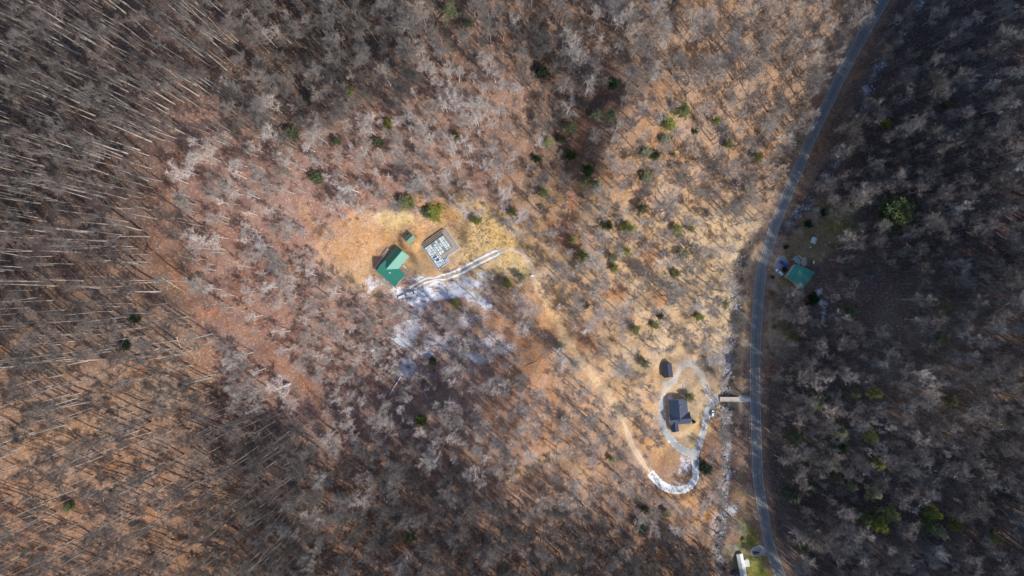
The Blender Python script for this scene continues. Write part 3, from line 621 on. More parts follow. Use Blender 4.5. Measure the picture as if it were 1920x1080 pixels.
# --- slate-blue roofed house inside the drive loop
EH = 3.2; a = P(1270.5, 750, EH); b = P(1274, 787.5, EH)
rt = ang(b, a); hz = P(1272, 770).z
w1 = 17.3*(HC-hz)/F-.4
hc = empty('house', ((a.x+b.x)/2, (a.y+b.y)/2, hz), 0, 'house with a slate blue metal roof inside the driveway loop', 'house')
def loc3(px, py, zz): p = P(px, py, zz); return (p.x-hc.location.x, p.y-hc.location.y, 0)
LL = (b-a).length
place(roof_mb(LL, w1, w1, EH, 1.9), (0, 0, 0), rt).build('roof', M['blue_roof'], hc)
place(wall_mb(LL-.3, w1-.1, w1-.1, EH, 1.9), (0, 0, 0), rt).build('wall', M['wall_white'], hc)
c2 = loc3(1276, 786.5, EH+2); place(roof_mb(13.6, 3.6, 3.4, EH, 1.87), (c2[0]+.1, c2[1], .02), rt-math.pi/2).build('roof', M['blue_roof'], hc)
place(wall_mb(13.5, 3.5, 3.3, EH, 1.87), (c2[0]+.1, c2[1], 0), rt-math.pi/2).build('wall', M['wall_white'], hc)
c3 = loc3(1265.5, 801, EH); place(roof_mb(6.4, 2.2, 2.2, EH-.35, 1.35), (c3[0], c3[1]+.4, 0), rt).build('roof', M['blue_roof'], hc)
place(wall_mb(6.2, 2.1, 2.1, EH-.35, 1.35), (c3[0], c3[1]+.4, 0), rt).build('wall', M['wall_white'], hc)
windows(hc, -LL/2+2, w1+.0, 3, 3.2, 0, c=(0, 0, 0), rz=rt); windows(hc, -LL/2+3.5, -w1, 3, 2.8, 0, c=(0, 0, 0), rz=rt)
windows(hc, -1.5, -3.33, 3, 2.6, 0, c=(c2[0]+.1, c2[1], 0), rz=rt-math.pi/2, door_at=1)
c4 = loc3(1276, 762, EH+1.5); mb = MB(); mb.box((c4[0], c4[1], EH+1.6), (.7, .7, 1.2), rt); mb.build('chimney', M['rock'], hc)
# --- dark shed
q = P(1252, 694.5, 2.6); ds = empty('shed', (q.x, q.y, P(1252, 694.5).z), 0, 'shed with a nearly black gable roof at the top of the driveway loop', 'shed')
ra = ang(P(1253.5, 707, 2.6), P(1250.5, 681, 2.6))
place(roof_mb(9., 3.0, 2.9, 2.6, 1.0, .25), (0, 0, 0), ra).build('roof', M['shed_roof'], ds)
place(wall_mb(8.9, 2.9, 2.8, 2.6, 1.0), (0, 0, 0), ra).build('wall', M['wall_wood'], ds)
mb = MB(); mb.box((-4.5, 0, 1.1), (.1, 2.6, 2.2)); place(mb, (0, 0, 0), ra).build('door', M['wall_tan'], ds)
# --- green roofed house across the road
EH = 3.2; zf = P(1497, 512).z; O = P(1497, 512, EH+1)
hd = empty('house', (O.x, O.y, zf), 0, 'house with a wide teal green metal roof right of the road', 'house')
def q3(x, y, zz): p = P(1450+x/13.5, 470+y/13.5, zz); return (p.x-O.x, p.y-O.y, zz)
ra_, rb_ = q3(495, 795, EH+2.2), q3(690, 385, EH+2.2)
Wc, Nc, Sc, Ec = q3(280, 665, EH), q3(508, 345, EH), q3(735, 1000, EH-.1), q3(1058, 548, EH-.1)
mb = MB(); mb.slab([ra_, rb_, Nc, Wc], .18)
for i in range(13):
    t = i/12; mb.seg(Vector(ra_).lerp(Vector(rb_), t), Vector(Wc).lerp(Vector(Nc), t), .035, .035, 3)
mb.build('roof', M['green_roof'], hd)
mb = MB(); Mc = q3(835, 375, EH+1.4); mb.slab([ra_, Sc, Ec, rb_], .18)
for i in range(13):
    t = i/12; mb.seg(Vector(ra_).lerp(Vector(rb_), t), Vector(Sc).lerp(Vector(Ec), t), .035, .035, 3)
mb.build('roof', M['green_roof'], hd)
mb = MB(); mb.seg(ra_, rb_, .13, .13, 5); mb.build('ridge_cap', M['green_roof'], hd)
def shrink(p, k=.955): return (p[0]*k, p[1]*k)
mb = MB(); pr = [shrink(p) for p in (Wc, Sc, Ec, rb_, Nc)]; mb.prism(pr, -2.5, EH-.35)
mb.build('wall', M['wall_tan'], hd)
for p, q in ((ra_, Wc), (ra_, Sc), (rb_, Ec), (rb_, Nc)):
    a_, b_2 = shrink(p), shrink(q); mb = MB(); mb.add([(a_[0], a_[1], p[2]-.22), (b_2[0], b_2[1], EH-.45), (a_[0], a_[1], EH-.45)], [(0, 1, 2)])
    mb.seg((a_[0], a_[1], p[2]-.25), (b_2[0], b_2[1], q[2]-.25), .08, .08, 4); mb.build('gable_board', M['wall_tan'], hd)
for (p, q) in ((Wc, Sc), (Nc, Wc)):
    mb = MB(); mb.seg((p[0], p[1], EH-.05), (q[0], q[1], EH-.05), .12, .12, 4); mb.build('gutter', M['trim'], hd)
    for t in (.2, .42, .64, .85):
        w_ = Vector(shrink(p)).lerp(Vector(shrink(q)), t); mb = MB(); mb.box((w_.x, w_.y, 1.6), (1.2, .2, 1.1), ang(p, q)); o = mb.build('window', M['glass'], hd)
        mb = MB(); mb.box((w_.x, w_.y, .98), (1.5, .28, .12), ang(p, q)); mb.box((w_.x, w_.y, 2.2), (1.5, .28, .12), ang(p, q))
        for s_ in (-1, 1): mb.box((w_.x+math.cos(ang(p, q))*.68*s_, w_.y+math.sin(ang(p, q))*.68*s_, 1.59), (.14, .26, 1.3), ang(p, q))
        mb.build('frame', M['trim'], o)
mb = MB(); pts = [q3(x, y, 2.7) for x, y in ((445, 212), (640, 385), (720, 260), (560, 130))]; mb.slab(pts, .15); mb.build('porch_roof', M['green_roof_pale'], hd)
for p in pts: mb = MB(); mb.box((p[0]*.98, p[1]*.98, .2), (.15, .15, 4.8)); mb.build('porch_post', M['trim'], hd)
dk = [q3(x, y, 1.0) for x, y in ((600, 130), (740, 240), (700, 345), (760, 400), (830, 345), (830, 230), (800, 165), (740, 200), (640, 115))]
mb = MB(); mb.prism([(p[0], p[1]) for p in dk], -1.5, .9); o = mb.build('deck', M['deck'], hd)
mb = MB()
for a_, b_2 in zip(dk, dk[1:]):
    mb.seg((a_[0], a_[1], 1.85), (b_2[0], b_2[1], 1.85), .06, .06, 4)
    for t in (0, .33, .66): w_ = Vector(a_).lerp(Vector(b_2), t); mb.box((w_.x, w_.y, 1.35), (.09, .09, .95))
mb.build('railing', M['trim'], o)
# curved retaining wall beside the pad
rw = [P(1450+x/13.5, 470+y/13.5) for x, y in catmull([(360,370),(385,400),(375,460),(330,530),(275,572)], 4)]
mb = MB()
for a_, b_2 in zip(rw[:-1], rw[1:]): q = (a_+b_2)/2; mb.box((q.x-rw[0].x, q.y-rw[0].y, q.z-rw[0].z+.3), ((b_2-a_).length+.1, .35, 1.0), ang(a_, b_2))
o = mb.build('retaining_wall', M['concrete'], loc=rw[0]); tag(o, 'low curved pale retaining wall between the parking pad and teal-roofed house', 'wall')
# --- small grey shed on the lawn
q = P(1526.5, 451, 2.0); sd = empty('shed', (q.x, q.y, P(1526.5, 451).z), 0, 'small pale grey lawn shed north of the teal-roofed house', 'shed')
ra = ang(P(1523, 457, 2), P(1528, 444, 2)); place(roof_mb(3.9, 1.6, 1.5, 2.1, .7, .2), (0, 0, 0), ra).build('roof', M['white_roof'], sd)
place(wall_mb(3.8, 1.5, 1.4, 2.1, .7), (0, 0, 0), ra).build('wall', M['wall_white'], sd)
mb = MB(); mb.box((-1.92, 0, .95), (.08, 1.2, 1.9)); place(mb, (0, 0, 0), ra).build('door', M['blue_roof'], sd)
# --- mobile home at the bottom
EH = 3.0; a = P(1387.5, 1040, EH); b = P(1399, 1100, EH); q = (a+b)/2
mh = empty('mobile_home', (q.x, q.y, P(1393, 1066).z), 0, 'long narrow white roofed mobile home at the bottom edge', 'mobile home')
ra = ang(b, a); L_ = (b-a).length
place(roof_mb(L_, 2.2, 2.2, EH, .5, .1, ribs=1.2), (0, 0, 0), ra).build('roof', M['white_roof'], mh)
place(wall_mb(L_-.1, 2.1, 2.1, EH, .5), (0, 0, 0), ra).build('wall', M['wall_white'], mh)
windows(mh, -6, -2.12, 5, 3., 0, c=(0, 0, 0), rz=ra, door_at=3); windows(mh, -6, 2.12, 5, 3., 0, c=(0, 0, 0), rz=ra)
q2 = P(1400.5, 1056, 2.5); mb = MB(); mb.box((q2.x-q.x, q2.y-q.y, 2.6), (5.0, 3.4, .14), ra); mb.build('porch_roof', M['white_roof'], mh)
mb = MB(); mb.box((q2.x-q.x, q2.y-q.y, -.4), (4.9, 3.2, 1.6), ra); mb.build('porch_deck', M['deck'], mh)
for dx in (-2.3, 2.3):
    mb = MB(); mb.box((q2.x-q.x+dx*math.cos(ra)+1.4*math.sin(ra)*1, q2.y-q.y+dx*math.sin(ra)-1.4*math.cos(ra), 1.4), (.12, .12, 2.4), ra); mb.build('post', M['trim'], mh)
q = P(1379, 1076, 2.2); sm2 = empty('shed', (q.x, q.y, P(1379, 1076).z), 0, 'small dark lean-to shed left of the mobile home', 'shed')
place(roof_mb(3.5, 1.7, 1.7, 2.2, .6, .2), (0, 0, 0), ra).build('roof', M['shed_roof'], sm2); place(wall_mb(3.4, 1.6, 1.6, 2.2, .6), (0, 0, 0), ra).build('wall', M['wall_wood'], sm2)

# ------------------------------------------------------------------ vehicles
def car(kind, loc, rz, paint, label, cat, snow=False, name=None):
    r = empty(name or 'parked_car', loc, rz, label, cat)
    Lc, Wc_ = {'suv': (4.6, 1.85), 'sedan': (4.8, 1.8), 'pickup': (5.8, 1.95)}[kind]
    prof = {'suv': [(-2.3,.45),(-2.3,.95),(-2.2,1.05),(1.1,1.05),(2.1,.92),(2.3,.7),(2.3,.4)],
            'sedan': [(-2.4,.45),(-2.4,.9),(-1.7,1.0),(1.0,.98),(2.2,.82),(2.4,.6),(2.4,.4)],
            'pickup': [(-2.9,.5),(-2.9,1.15),(-.9,1.15),(1.3,1.15),(2.7,1.0),(2.9,.8),(2.9,.45)]}[kind]
    mb = MB(); h = Wc_/2; n = len(prof)
    rows = [(-h, 0.0), (-h+.02, .0), (h-.02, 0.), (h, 0.)]
    vv = []
    for y, k in ((-h*.93, 1.), (-h, .93), (h, .93), (h*.93, 1.)):
        for x, z in prof: vv.append((x*(1 if k < 1 else .985), y, z if k == 1. or z < .6 else z-.12))
    ff = [tuple(range(n-1, -1, -1)), tuple(range(3*n, 4*n))]
    for r_ in range(3):
        for i in range(n): j = (i+1) % n; ff.append((r_*n+i, r_*n+j, (r_+1)*n+j, (r_+1)*n+i))
    mb.add(vv, ff)
    if kind == 'pickup':    # bed rails and floor
        mb.box((-1.95, h*.9, 1.27), (1.9, .12, .26)); mb.box((-1.95, -h*.9, 1.27), (1.9, .12, .26)); mb.box((-2.87, 0, 1.27), (.1, 1.7, .26))
    mb.build('body', paint, r)
    cab = {'suv': (-2.15, .95, -1.75, .35, 1.62), 'sedan': (-1.6, 1.1, -1.0, .35, 1.42), 'pickup': (-.85, 1.35, -.7, .7, 1.75)}[kind]
    x0, x1, t0, t1, zt = cab; zb_ = 1.04 if kind != 'pickup' else 1.14; y0, y1 = h*.9, h*.74
    mb = MB(); mb.add([(x0, -y0, zb_), (x1, -y0, zb_), (x1, y0, zb_), (x0, y0, zb_), (t0, -y1, zt-.06), (t1, -y1, zt-.06), (t1, y1, zt-.06), (t0, y1, zt-.06)],
        [(3, 2, 1, 0), (4, 5, 6, 7), (0, 1, 5, 4), (1, 2, 6, 5), (2, 3, 7, 6), (3, 0, 4, 7)]); mb.build('windows', M['glass'], r)
    mb = MB(); mb.box(((t0+t1)/2, 0, zt-.03), (t1-t0+.08, 2*y1+.06, .09)); mb.build('cabin_roof', paint, r)
    for x in (Lc*.31, -Lc*.31):
        for s in (-1, 1):
            mb = MB(); mb.seg((x, s*(h-.22), .35), (x, s*(h+.01), .35), .35, .35, 14, True); wh = mb.build('wheel', M['tyre'], r)
            mb = MB(); mb.seg((x, s*(h-.0), .35), (x, s*(h+.03), .35), .2, .2, 10, True); mb.build('rim', M['chrome'], wh)
    for s in (-1, 1):
        mb = MB(); mb.box((Lc/2-.06, s*h*.72, .72), (.1, .36, .16)); mb.build('headlight', M['lamp'], r)
    if snow:
        mb = MB(); rg2 = random.Random(4)
        for (a0, a1, wy, zz) in ((t0-.02, t1+.02, y1*.98, zt+.05), (x1+.25, Lc/2-.35, h*.86, 1.12), (-Lc/2+.12, x0-.08, h*.84, 1.18)):
            mb.box(((a0+a1)/2, 0, zz+.02), (a1-a0, wy*2, .09)); mb.box(((a0+a1)/2+.1, 0, zz+.09), ((a1-a0)*.7, wy*1.5, .07))
        mb.build('snow_cover', M['snow'], r)
    return r
def at(px, py, dz=.1): p = P(px, py); return (p.x, p.y, p.z+dz)
car('pickup', at(1468.6, 494), math.radians(-27)+math.pi, M['blue_paint'], 'bright blue pickup truck on the parking pad by the teal-roofed house', 'pickup truck', name='pickup_truck')
car('pickup', at(1460, 510.5), math.radians(-38)+math.pi, M['white_paint'], 'white pickup truck below the blue one on the parking pad', 'pickup truck', name='pickup_truck')
car('suv', at(1335.6, 774.8, .15), math.radians(80), M['white_paint'], 'small white car parked beside the gravel drive south of the bridge', 'car')
car('sedan', at(1418.4, 1036.8), math.radians(-3), M['dark_paint'], 'dark teal car parked on the pad beside the mobile home', 'car')
t_ = car('pickup', at(772, 549.5), math.radians(15), M['wall_white'], 'snow dusted pickup truck below the green L-shaped house', 'pickup truck', snow=True, name='pickup_truck'); t_.scale = (1.2, 1.2, 1.05)
# snowed-over trailer
t_ = empty('utility_trailer', at(754, 557), math.radians(22), 'open utility trailer with snow left of the snow dusted pickup', 'trailer')
mb = MB(); mb.box((0, 0, .7), (4.6, 2.2, .12)); mb.build('bed', M['snow'], t_)
mb = MB()
for s in (-1, 1): mb.box((0, s*1.1, .95), (4.6, .07, .4))
for x in (-2.3, 2.3): mb.box((x, 0, .95), (.07, 2.2, .4))
mb.seg((2.3, .6, .6), (3.6, 0, .6), .06, .06, 4); mb.seg((2.3, -.6, .6), (3.6, 0, .6), .06, .06, 4); mb.build('frame', M['joist'], t_)
for s in (-1, 1):
    mb = MB(); mb.seg((0, s*1.18, .35), (0, s*1.4, .35), .35, .35, 12, True); mb.build('wheel', M['tyre'], t_)
# propane tank, post, mailbox
t_ = empty('propane_tank', at(1524.8, 492), math.radians(88), 'white cylindrical propane tank right of the teal-roofed house', 'tank')
mb = MB()
xs = [(-1.25, .02), (-1.2, .3), (-1.05, .5), (1.05, .5), (1.2, .3), (1.25, .02)]
for (x0, r0), (x1, r1_) in zip(xs[:-1], xs[1:]): mb.seg((x0, 0, .7), (x1, 0, .7), r0, r1_, 14)
mb.build('shell', M['white_paint'], t_, True)
mb = MB(); mb.seg((0, 0, 1.1), (0, 0, 1.4), .16, .14, 8, True); mb.build('valve_cap', M['white_paint'], t_)
for x in (-.8, .8): mb = MB(); mb.box((x, 0, .1), (.15, .8, .5)); mb.build('leg', M['concrete_grey'], t_)
for px, py, lab in ((1454, 467, 'roadside mailbox on a post above the parking pad'), (1419.5, 1001, 'small pale mailbox between the lawn and the road')):
    t_ = empty('mailbox', at(px, py, 0), .4, lab, 'mailbox'); mb = MB(); mb.box((0, 0, .5), (.12, .12, 1.1)); mb.build('post', M['wall_wood'], t_)
    mb = MB(); mb.box((0, 0, 1.12), (.6, .3, .22)); mb.seg((-.3, 0, 1.22), (.3, 0, 1.22), .15, .15, 10, True); mb.build('box', M['white_paint'], t_)
t_ = empty('wooden_stool', at(1519, 464, 0), .3, 'tiny white stand on the lawn just below the small grey shed', 'stand')
mb = MB(); mb.box((0, 0, .6), (.9, .6, .08)); mb.build('top', M['trim'], t_)
for x in (-.35, .35):
    for y in (-.22, .22): mb = MB(); mb.box((x, y, .28), (.07, .07, .56)); mb.build('leg', M['trim'], t_)
# white sack-like block beside the track bend and scattered rocks
def rock_mesh(seed, name='boulder'):
    r = random.Random(seed); mb = MB(); n = 9; m = 5; rows = []
    for j in range(m+1):
        ph = math.pi*j/m; rows.append([])
        for k in range(n):
            th = 2*math.pi*k/n; rr = .8+.35*r.random(); mb.v.append((rr*math.sin(ph)*math.cos(th), .75*rr*math.sin(ph)*math.sin(th), .55*rr*math.cos(ph))); rows[-1].append(len(mb.v)-1)
    for j in range(m):
        for k in range(n): mb.f.append((rows[j][k], rows[j+1][k], rows[j+1][(k+1) % n], rows[j][(k+1) % n])); mb.m.append(0)
    return mb.mesh(name, M['rock'])
rocks = [rock_mesh(i) for i in range(5)]
o = bpy.data.objects.new('boulder', rock_mesh(77)); o.data.materials[0] = M['snow']; COL.objects.link(o); o.location = at(998, 516.5, .3); o.scale = (1.3, 1.1, 1); tag(o, 'lone white boulder beside the bend of the pale track', 'rock')
rg = random.Random(8)
for i in range(12):
    o = bpy.data.objects.new('boulder', rocks[i % 5]); COL.objects.link(o); o.location = at(1036+rg.gauss(0, 6), 522+rg.gauss(0, 5), .1); s_ = rg.uniform(.4, 1.1); o.scale = (s_, s_, s_); o.rotation_euler = (0, 0, rg.random()*6)
    tag(o, 'grey boulder in the small rock pile right of the track bend', 'rock', 'boulders in the rock pile')
crange = [p for p in creek_w if 455 < pix(p[0], p[1], -30)[1] < 1060]
for i in range(150):
    p = crange[int(rg.random()**.8*(len(crange)-1))]; x = p[0]+rg.gauss(0, 2.6); y = p[1]+rg.gauss(0, 3)
    qx_, qy_ = pix(x, y, -30)
    if abs(qy_-748.5) < 8: continue
    o = bpy.data.objects.new('boulder', rocks[i % 5]); COL.objects.link(o); s_ = rg.uniform(.4, 1.3); o.location = (x, y, h1(x, y)+.25*s_); o.scale = (s_, s_*rg.uniform(.7, 1.2), s_*rg.uniform(.6, 1.1)); o.rotation_euler = (0, 0, rg.random()*6)
    part = 'north of the driveway bridge' if qy_ < 748 else ('in the creek below the bridge' if qy_ < 900 else 'in the wide stony creek bend near the bottom')
    tag(o, 'grey boulder '+part, 'rock', 'creek boulders '+part)
for i in range(40):
    p = [q for q in creek_w if -20 < pix(q[0], q[1], -20)[1] < 420]; p = p[int(rg.random()*(len(p)-1))]; x = p[0]+rg.gauss(0, 2.2); y = p[1]+rg.gauss(0, 3)
    o = bpy.data.objects.new('boulder', rocks[i % 5]); COL.objects.link(o); s_ = rg.uniform(.5, 1.3); o.location = (x, y, h1(x, y)+.25*s_); o.scale = (s_, s_, s_*.8); o.rotation_euler = (0, 0, rg.random()*6)
    tag(o, 'grey boulder in the creek right of the upper road', 'rock', 'boulders in the upper creek')

# ------------------------------------------------------------------ trees
UP = Vector((0, 0, 1))
def bare_mesh(seed, Ht, cs, R, nl, bark, twig, tr=.26, dens=1.0, spread=.9, combine=True):
    """bare deciduous tree; returns (combined) or (trunk, crown) meshes"""
    r = random.Random(seed); tk = MB(); cr = MB() if not combine else tk
    k = 6; pts = []; lx, ly = r.uniform(-.04, .04), r.uniform(-.04, .04)
    for i in range(k+1):
        t = i/k; pts.append(Vector((lx*Ht*t+r.uniform(-.15, .15)*t, ly*Ht*t+r.uniform(-.15, .15)*t, Ht*.93*t)))
    pts[0].z = -1.2
    rad = lambda t: tr*(1-t)**.75*(1 if t > .02 else 1.25)+.03
    for i in range(k): tk.seg(pts[i], pts[i+1], rad(i/k), rad((i+1)/k), 5)
    tk_ = tk
    def tp(t): f = min(t, .999)*k; i = int(f); return pts[i].lerp(pts[i+1], f-i)
    def limb(p0, d, L_, r0, lev):
        n = 3 if lev == 0 else 2; p = p0; dd_ = d.copy(); nodes = [p0]
        for i in range(n):
            dd_ = (dd_+UP*(.22 if lev == 0 else .12)+Vector((r.gauss(0, .16), r.gauss(0, .16), r.gauss(0, .1)))).normalized()
            q = p+dd_*(L_/n); cr.seg(p, q, r0*(1-i/n)+.022, r0*(1-(i+1)/n)+.016, 3); nodes.append(q); p = q
        if lev == 0: m = int(round((4.5+L_*.45)*dens))
        elif lev == 1: m = int(round(4.6*dens+r.random()))
        for j in range(m):
            t = .28+.72*(j+r.random()*.8)/m; f = min(t, .999)*n; i = int(f); b0 = nodes[i].lerp(nodes[i+1], f-i)
            ax = (nodes[i+1]-nodes[i]).normalized(); o_ = Vector((r.gauss(0, 1), r.gauss(0, 1), r.gauss(.15, .7))); o_ = (o_-ax*o_.dot(ax)).normalized()
            nd = (ax*.75+o_*r.uniform(.55, .95)+UP*.1).normalized()
            if lev == 0: limb(b0, nd, L_*r.uniform(.32, .5)*(1.15-.4*t), r0*.42, 1)
            else:
                for q_ in range(4):
                    nd2 = (nd+Vector((r.gauss(0, .45), r.gauss(0, .45), r.gauss(.1, .4)))).normalized()
                    cr.tip(b0, b0+nd2*L_*r.uniform(.45, 1.1), .027)
    if not combine: cr.mi = 0
    if combine: pass
    start = len(tk.f)
    for j in range(nl):
        t = cs+(1-cs)*((j+.3)/nl)**.9; u = (t-cs)/(1-cs)
        az = j*2.4+r.uniform(-.5, .5); prof = (math.sin(math.pi*min(1, .22+u*.78))**.7)
        el = math.radians(28+42*u+r.uniform(-8, 8)) if spread < 1 else math.radians(15+45*u)
        d = Vector((math.cos(az)*math.cos(el), math.sin(az)*math.cos(el), math.sin(el)))
        L_ = max(1.4, R*prof*r.uniform(.8, 1.2)/max(.45, math.cos(el)))*(1 if u < .85 else .8); limb(tp(t), d, min(L_, Ht*.5), tr*.42*(1-.5*u), 0)
    if combine:
        tk.m = [0]*start+[1]*(len(tk.f)-start); return tk.mesh('bare_tree', [bark, twig])
    return tk.mesh('trunk', bark), cr.mesh('crown', twig)
def kindspec(kind, seed):
    r = random.Random(seed*7+1)
    if kind == 'tall': return dict(Ht=r.uniform(29, 35), cs=r.uniform(.52, .7), R=r.uniform(2.8, 4.8), nl=r.choice((6, 8, 10)), bark=M['bark_grey'], twig=M['twig_grey'], tr=.36)
    if kind == 'young': return dict(Ht=r.uniform(14, 18), cs=r.uniform(.3, .55), R=r.uniform(2.3, 4.3), nl=r.choice((7, 9, 12)), bark=M['bark_pale'], twig=M['twig_pale'], tr=.19)
    if kind == 'mid': return dict(Ht=r.uniform(18, 23), cs=r.uniform(.33, .55), R=r.uniform(3.0, 5.4), nl=r.choice((8, 10, 13)), bark=M['bark_grey'], twig=M['twig_mid'], tr=.30)
    if kind == 'dark': return dict(Ht=r.uniform(19, 27), cs=r.uniform(.38, .6), R=r.uniform(2.8, 5.3), nl=r.choice((8, 11, 14)), bark=M['bark_dark'], twig=M['twig_dark'], tr=.27)
KINDS = ['tall', 'young', 'mid', 'dark']; NV = 8
protos = bpy.data.collections.new('woodland_kinds')
for ki, kd in enumerate(KINDS):
    for v in range(NV):
        me = bare_mesh(100+ki*10+v, **kindspec(kd, ki*10+v)); o = bpy.data.objects.new('proto_%02d' % (ki*NV+v), me); protos.objects.link(o)
brush = bpy.data.collections.new('brush_kinds')
for v in range(4):
    r = random.Random(50+v); mb = MB()
    for j in range(20):
        az = r.random()*6.28; el = r.uniform(.5, 1.4); b0 = Vector((r.gauss(0, .5), r.gauss(0, .5), -.1)); d = Vector((math.cos(az)*math.cos(el), math.sin(az)*math.cos(el), math.sin(el))); L_ = r.uniform(1.2, 3.4)
        mb.seg(b0, b0+d*L_, .035, .012, 3)
        for q in range(9):
            o_ = (d+Vector((r.gauss(0, .7), r.gauss(0, .7), r.gauss(.1, .5)))).normalized(); s0 = b0+d*L_*r.uniform(.3, 1); mb.tip(s0, s0+o_*r.uniform(.4, 1.1), .022)
    brush.objects.link(bpy.data.objects.new('proto_%02d' % v, mb.mesh('brush', M['twig_brush'])))
tuft = bpy.data.collections.new('tuft_kinds')
for v in range(3):
    r = random.Random(80+v); mb = MB()
    for j in range(34):
        az = r.random()*6.28; el = r.uniform(.35, 1.3); b0 = Vector((r.gauss(0, .2), r.gauss(0, .2), -.05)); d = Vector((math.cos(az)*math.cos(el), math.sin(az)*math.cos(el), math.sin(el))); mb.tip(b0, b0+d*r.uniform(.35, .8), .05)
    tuft.objects.link(bpy.data.objects.new('proto_%02d' % v, mb.mesh('tuft', M['straw'])))
def scatter(name, coll, pos, rot, scl, idx):
    n = len(pos); me = bpy.data.meshes.new(name); me.vertices.add(n); me.vertices.foreach_set('co', np.asarray(pos, np.float32).ravel())
    a = me.attributes.new('rot', 'FLOAT_VECTOR', 'POINT'); a.data.foreach_set('vector', np.asarray(rot, np.float32).ravel())
    a = me.attributes.new('scl', 'FLOAT_VECTOR', 'POINT'); a.data.foreach_set('vector', np.asarray(scl, np.float32).ravel())
    a = me.attributes.new('idx', 'INT', 'POINT'); a.data.foreach_set('value', np.asarray(idx, np.int32)); me.update()
    o = bpy.data.objects.new(name, me); COL.objects.link(o); o['kind'] = 'stuff'
    t = bpy.data.node_groups.new(name, 'GeometryNodeTree'); t.interface.new_socket('Geometry', in_out='INPUT', socket_type='NodeSocketGeometry'); t.interface.new_socket('Geometry', in_out='OUTPUT', socket_type='NodeSocketGeometry')
    N = t.nodes; L = t.links; i_ = N.new('NodeGroupInput'); o_ = N.new('NodeGroupOutput'); ip = N.new('GeometryNodeInstanceOnPoints'); ci = N.new('GeometryNodeCollectionInfo')
    ci.inputs['Collection'].default_value = coll; ci.inputs['Separate Children'].default_value = True; ci.inputs['Reset Children'].default_value = True
    def na(nm, ty): q = N.new('GeometryNodeInputNamedAttribute'); q.data_type = ty; q.inputs[0].default_value = nm; return q.outputs[0]
    L.new(i_.outputs[0], ip.inputs['Points']); L.new(ci.outputs[0], ip.inputs['Instance']); ip.inputs['Pick Instance'].default_value = True
    L.new(na('idx', 'INT'), ip.inputs['Instance Index'])
    er = N.new('FunctionNodeEulerToRotation'); L.new(na('rot', 'FLOAT_VECTOR'), er.inputs[0]); L.new(er.outputs[0], ip.inputs['Rotation'])
    L.new(na('scl', 'FLOAT_VECTOR'), ip.inputs['Scale']); L.new(ip.outputs[0], o_.inputs[0])
    md = o.modifiers.new('scatter', 'NODES'); md.node_group = t; return o
PARCEL = np.array([(312,267),(550,283),(725,215),(800,160),(860,125),(910,115),(960,135),(985,180),(998,260),(995,340),(986,411),(1437,413),(1411,492),(1385,541),(1378,930),(1403,968),(1355,1019),(409,745),(427,580)], float)
def inside(x, y, poly):
    c = np.zeros(x.shape, bool); n = len(poly); j = n-1
    for i in range(n):
        xi, yi = poly[i]; xj, yj = poly[j]; c ^= ((yi > y) != (yj > y)) & (x < (xj-xi)*(y-yi)/(yj-yi+1e-12)+xi); j = i
    return c
CLEAR = [np.array(p, float) for p in ([(640,430),(700,395),(760,402),(850,395),(940,415),(1000,455),(1030,500),(1010,545),(985,530),(960,505),(900,520),(880,555),(790,575),(720,565),(680,535),(640,510),(610,470)],
  [(1235,680),(1290,665),(1335,700),(1350,745),(1340,790),(1320,880),(1300,920),(1240,915),(1205,880),(1225,830),(1225,720)],
  [(1455,440),(1490,460),(1530,425),(1590,395),(1620,410),(1560,440),(1545,480),(1545,540),(1500,560),(1450,530),(1440,500)],
  [(1385,1000),(1430,990),(1450,1090),(1370,1090),(1378,1025)],[(1595,520),(1650,500),(1690,560),(1640,620),(1570,610),(1560,560)])]
rs = np.random.RandomState(21); cell = 5.3
gx = np.arange(-420, 420, cell); gy = np.arange(-255, 255, cell); X, Y = np.meshgrid(gx, gy)
X = (X+rs.uniform(-.5, .5, X.shape)*cell*.95).ravel(); Y = (Y+rs.uniform(-.5, .5, Y.shape)*cell*.95).ravel()
Z = H(X, Y); px_ = CX+X*F/(HC-Z); py_ = CY-Y*F/(HC-Z); nz1 = snoise(X, Y, 31, 30)*16; nz2 = snoise(X, Y, 32, 30)*16
inp = inside(px_+nz1, py_+nz2, PARCEL); keep = rs.rand(len(X))
dens = np.full(len(X), .62); kind = np.full(len(X), 3)
kind[(px_ < 1010)] = 0; dens[px_ < 1010] = .58
tl = (px_ > 450) & (px_ < 1120) & (py_ < 300) & ~inp; kind[tl] = np.where(rs.rand(tl.sum()) < .16, 2, 3); dens[tl] = .72
bc = (px_ > 560) & (px_ < 1360) & (py_ > 700) & ~inp; kind[bc] = np.where(rs.rand(bc.sum()) < .12, 2, 3); dens[bc] = .75
trr = (px_ > 1100) & (px_ < 1640) & (py_ < 425) & ~inp; kind[trr] = np.where(rs.rand(trr.sum()) < .8, 2, 3); dens[trr] = .56
rt_ = px_ > 1400+np.maximum(0, (480-py_))*.45; kind[rt_] = np.where(rs.rand(rt_.sum()) < np.where((py_[rt_] > 540) & (px_[rt_] < 1720), .45, .28), 2, 3); dens[rt_] = .95
pl_ = inp & (px_ < 1000); kind[pl_] = np.where(rs.rand(pl_.sum()) < .85, 1, 2); dens[pl_] = .66
pr_ = inp & (px_ >= 1000); kind[pr_] = np.where(rs.rand(pr_.sum()) < .45, 2, 1); dens[pr_] = .50
bowl = (np.hypot((px_-850)/120, (py_-650)/70) < 1); dens[bowl] *= .32
hol = np.exp(-((px_-300)/26)**2)*((py_ > 280) & (py_ < 470)); dens *= 1-.8*hol
strip = np.exp(-((px_-1395)/13)**2)*(py_ > 480); dens *= 1-.85*strip
okm = keep < dens
for c in CLEAR: okm &= ~inside(px_+nz1*.2, py_+nz2*.2, c)
